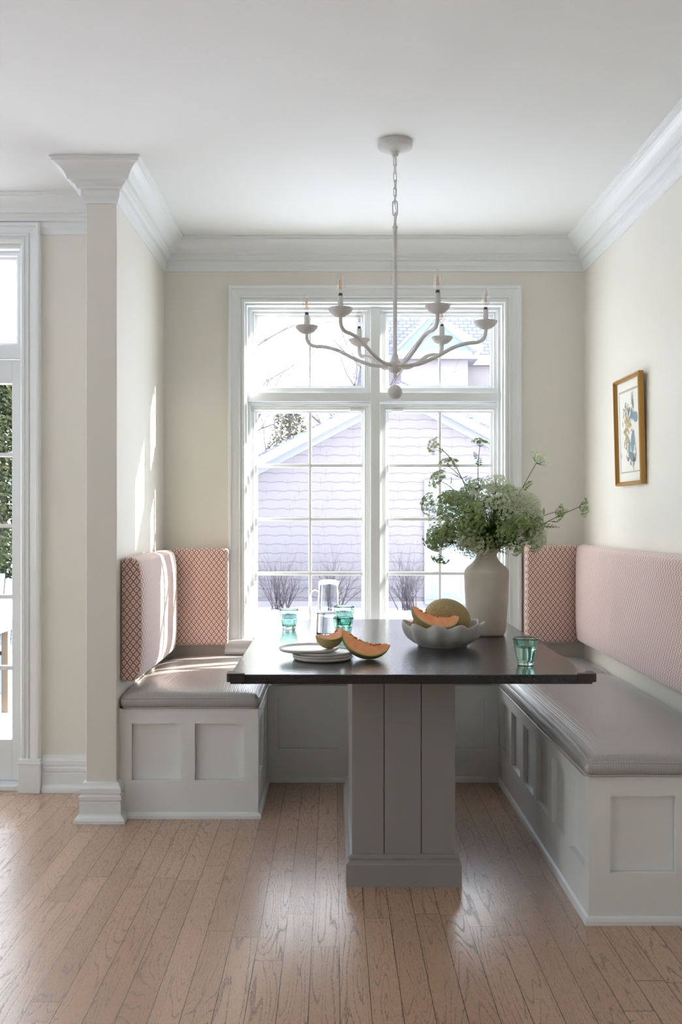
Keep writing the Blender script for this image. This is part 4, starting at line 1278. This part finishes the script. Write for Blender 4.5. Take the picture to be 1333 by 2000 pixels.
# snow-topped teak side table on the terrace
tx, tY = -2.95, 7.6
tt = thing('patio_cabinet', 'weathered teak patio cabinet under a cap of snow outside the door', 'outdoor furniture', (tx, tY, GZ))
mb = MB().box(tx - .55, tx + .22, tY - .02, tY + .5, .28, .36)
for (a, b_) in ((tx - .53, tY), (tx + .14, tY), (tx - .53, tY + .42), (tx + .14, tY + .42)): mb.box(a, a + .06, b_, b_ + .06, GZ - .03, .28)
mb.build('frame', M['teak'], tt, bevel=.006)
mb = MB()
for k in range(7): mb.box(tx - .46 + k * .086, tx - .42 + k * .086, tY + .012, tY + .03, GZ + .12, .22)
mb.box(tx - .47, tx + .14, tY + .01, tY + .035, GZ + .07, GZ + .13).box(tx - .47, tx + .14, tY + .01, tY + .035, .20, .28)
mb.build('slatted_front', M['teak'], tt)
MB().box(tx - .47, tx + .14, tY + .08, tY + .40, GZ + .05, .26).build('inside', M['mesh'], tt)
so = cushion('snow_cap', tx - .58, tx + .25, tY - .04, tY + .54, .361, .52, {(2, 1): .06}, M['snow'], 'thick cap of snow lying on the patio cabinet', 'snow', r=.05)
# pale blue chair behind it
qx, qY = -3.30, 9.2
qc = thing('garden_chair', 'pale blue garden chair behind the patio cabinet', 'chair', (qx, qY, GZ))
bk = MB()
for k in range(5):
    bk.box(qx - .25 + k * .105, qx - .16 + k * .105, qY, qY + .02, .0, .60 + .05 * (2 - abs(k - 2)))
bk.xform(Matrix.Translation((0, qY, 0)) @ Matrix.Rotation(math.radians(-14), 4, 'X') @ Matrix.Translation((0, -qY, 0)))
bk.build('backrest', M['bluepaint'], qc)
MB().box(qx - .27, qx + .29, qY - .5, qY + .02, -.03, .0).build('seat', M['bluepaint'], qc)
for (a, b_) in ((-.27, -.5), (.23, -.5), (-.27, -.05), (.23, -.05)): MB().box(qx + a, qx + a + .06, qY + b_, qY + b_ + .06, GZ - .03, .0).build('leg', M['bluepaint'], qc)

# ------------------------------------------------------------------ light
w = bpy.data.worlds.new('sky'); SC.world = w; w.use_nodes = True
nt = w.node_tree; nt.nodes.clear(); b = NB(nt)
wo = b.node('ShaderNodeOutputWorld'); bg = b.node('ShaderNodeBackground')
tcx = b.node('ShaderNodeTexCoord'); sp_ = b.node('ShaderNodeSeparateXYZ'); nt.links.new(tcx.outputs['Generated'], sp_.inputs[0])
f = b.ramp(sp_.outputs[2], -.05, .7)
b.put(bg.inputs[0], b.mix(f, (.95, .975, 1.0), (.74, .85, 1.0)))
bg.inputs[1].default_value = 3.3
nt.links.new(bg.outputs[0], wo.inputs[0])
sun = bpy.data.lights.new('sun', 'SUN'); sun.energy = 16; sun.angle = math.radians(.6); sun.color = (1.0, .95, .86)
so_ = bpy.data.objects.new('sun', sun); COL.objects.link(so_)
so_.rotation_euler = Vector((-1, -.50, -.53)).to_track_quat('-Z', 'Y').to_euler(); so_.location = (12, 14, 9)

# ------------------------------------------------------------------ camera
cam = bpy.data.cameras.new('camera'); co = bpy.data.objects.new('camera', cam); COL.objects.link(co)
co.location = (0, 0, CH); co.rotation_euler = (math.radians(90), 0, 0)
cam.sensor_fit = 'AUTO'; cam.sensor_width = 36; cam.lens = FPX / 2000 * 36
cam.shift_x = (666.5 - VX) / 2000; cam.shift_y = (VY - 1000) / 2000
cam.clip_start = .05; cam.clip_end = 300
SC.camera = co
SC.view_settings.view_transform = 'Standard'; SC.view_settings.look = 'None'
SC.view_settings.gamma = 1; SC.view_settings.exposure = 0.95
SC.view_settings.use_curve_mapping = False
SC.cycles.max_bounces = 14; SC.cycles.diffuse_bounces = 6; SC.cycles.transparent_max_bounces = 16; SC.cycles.transmission_bounces = 12
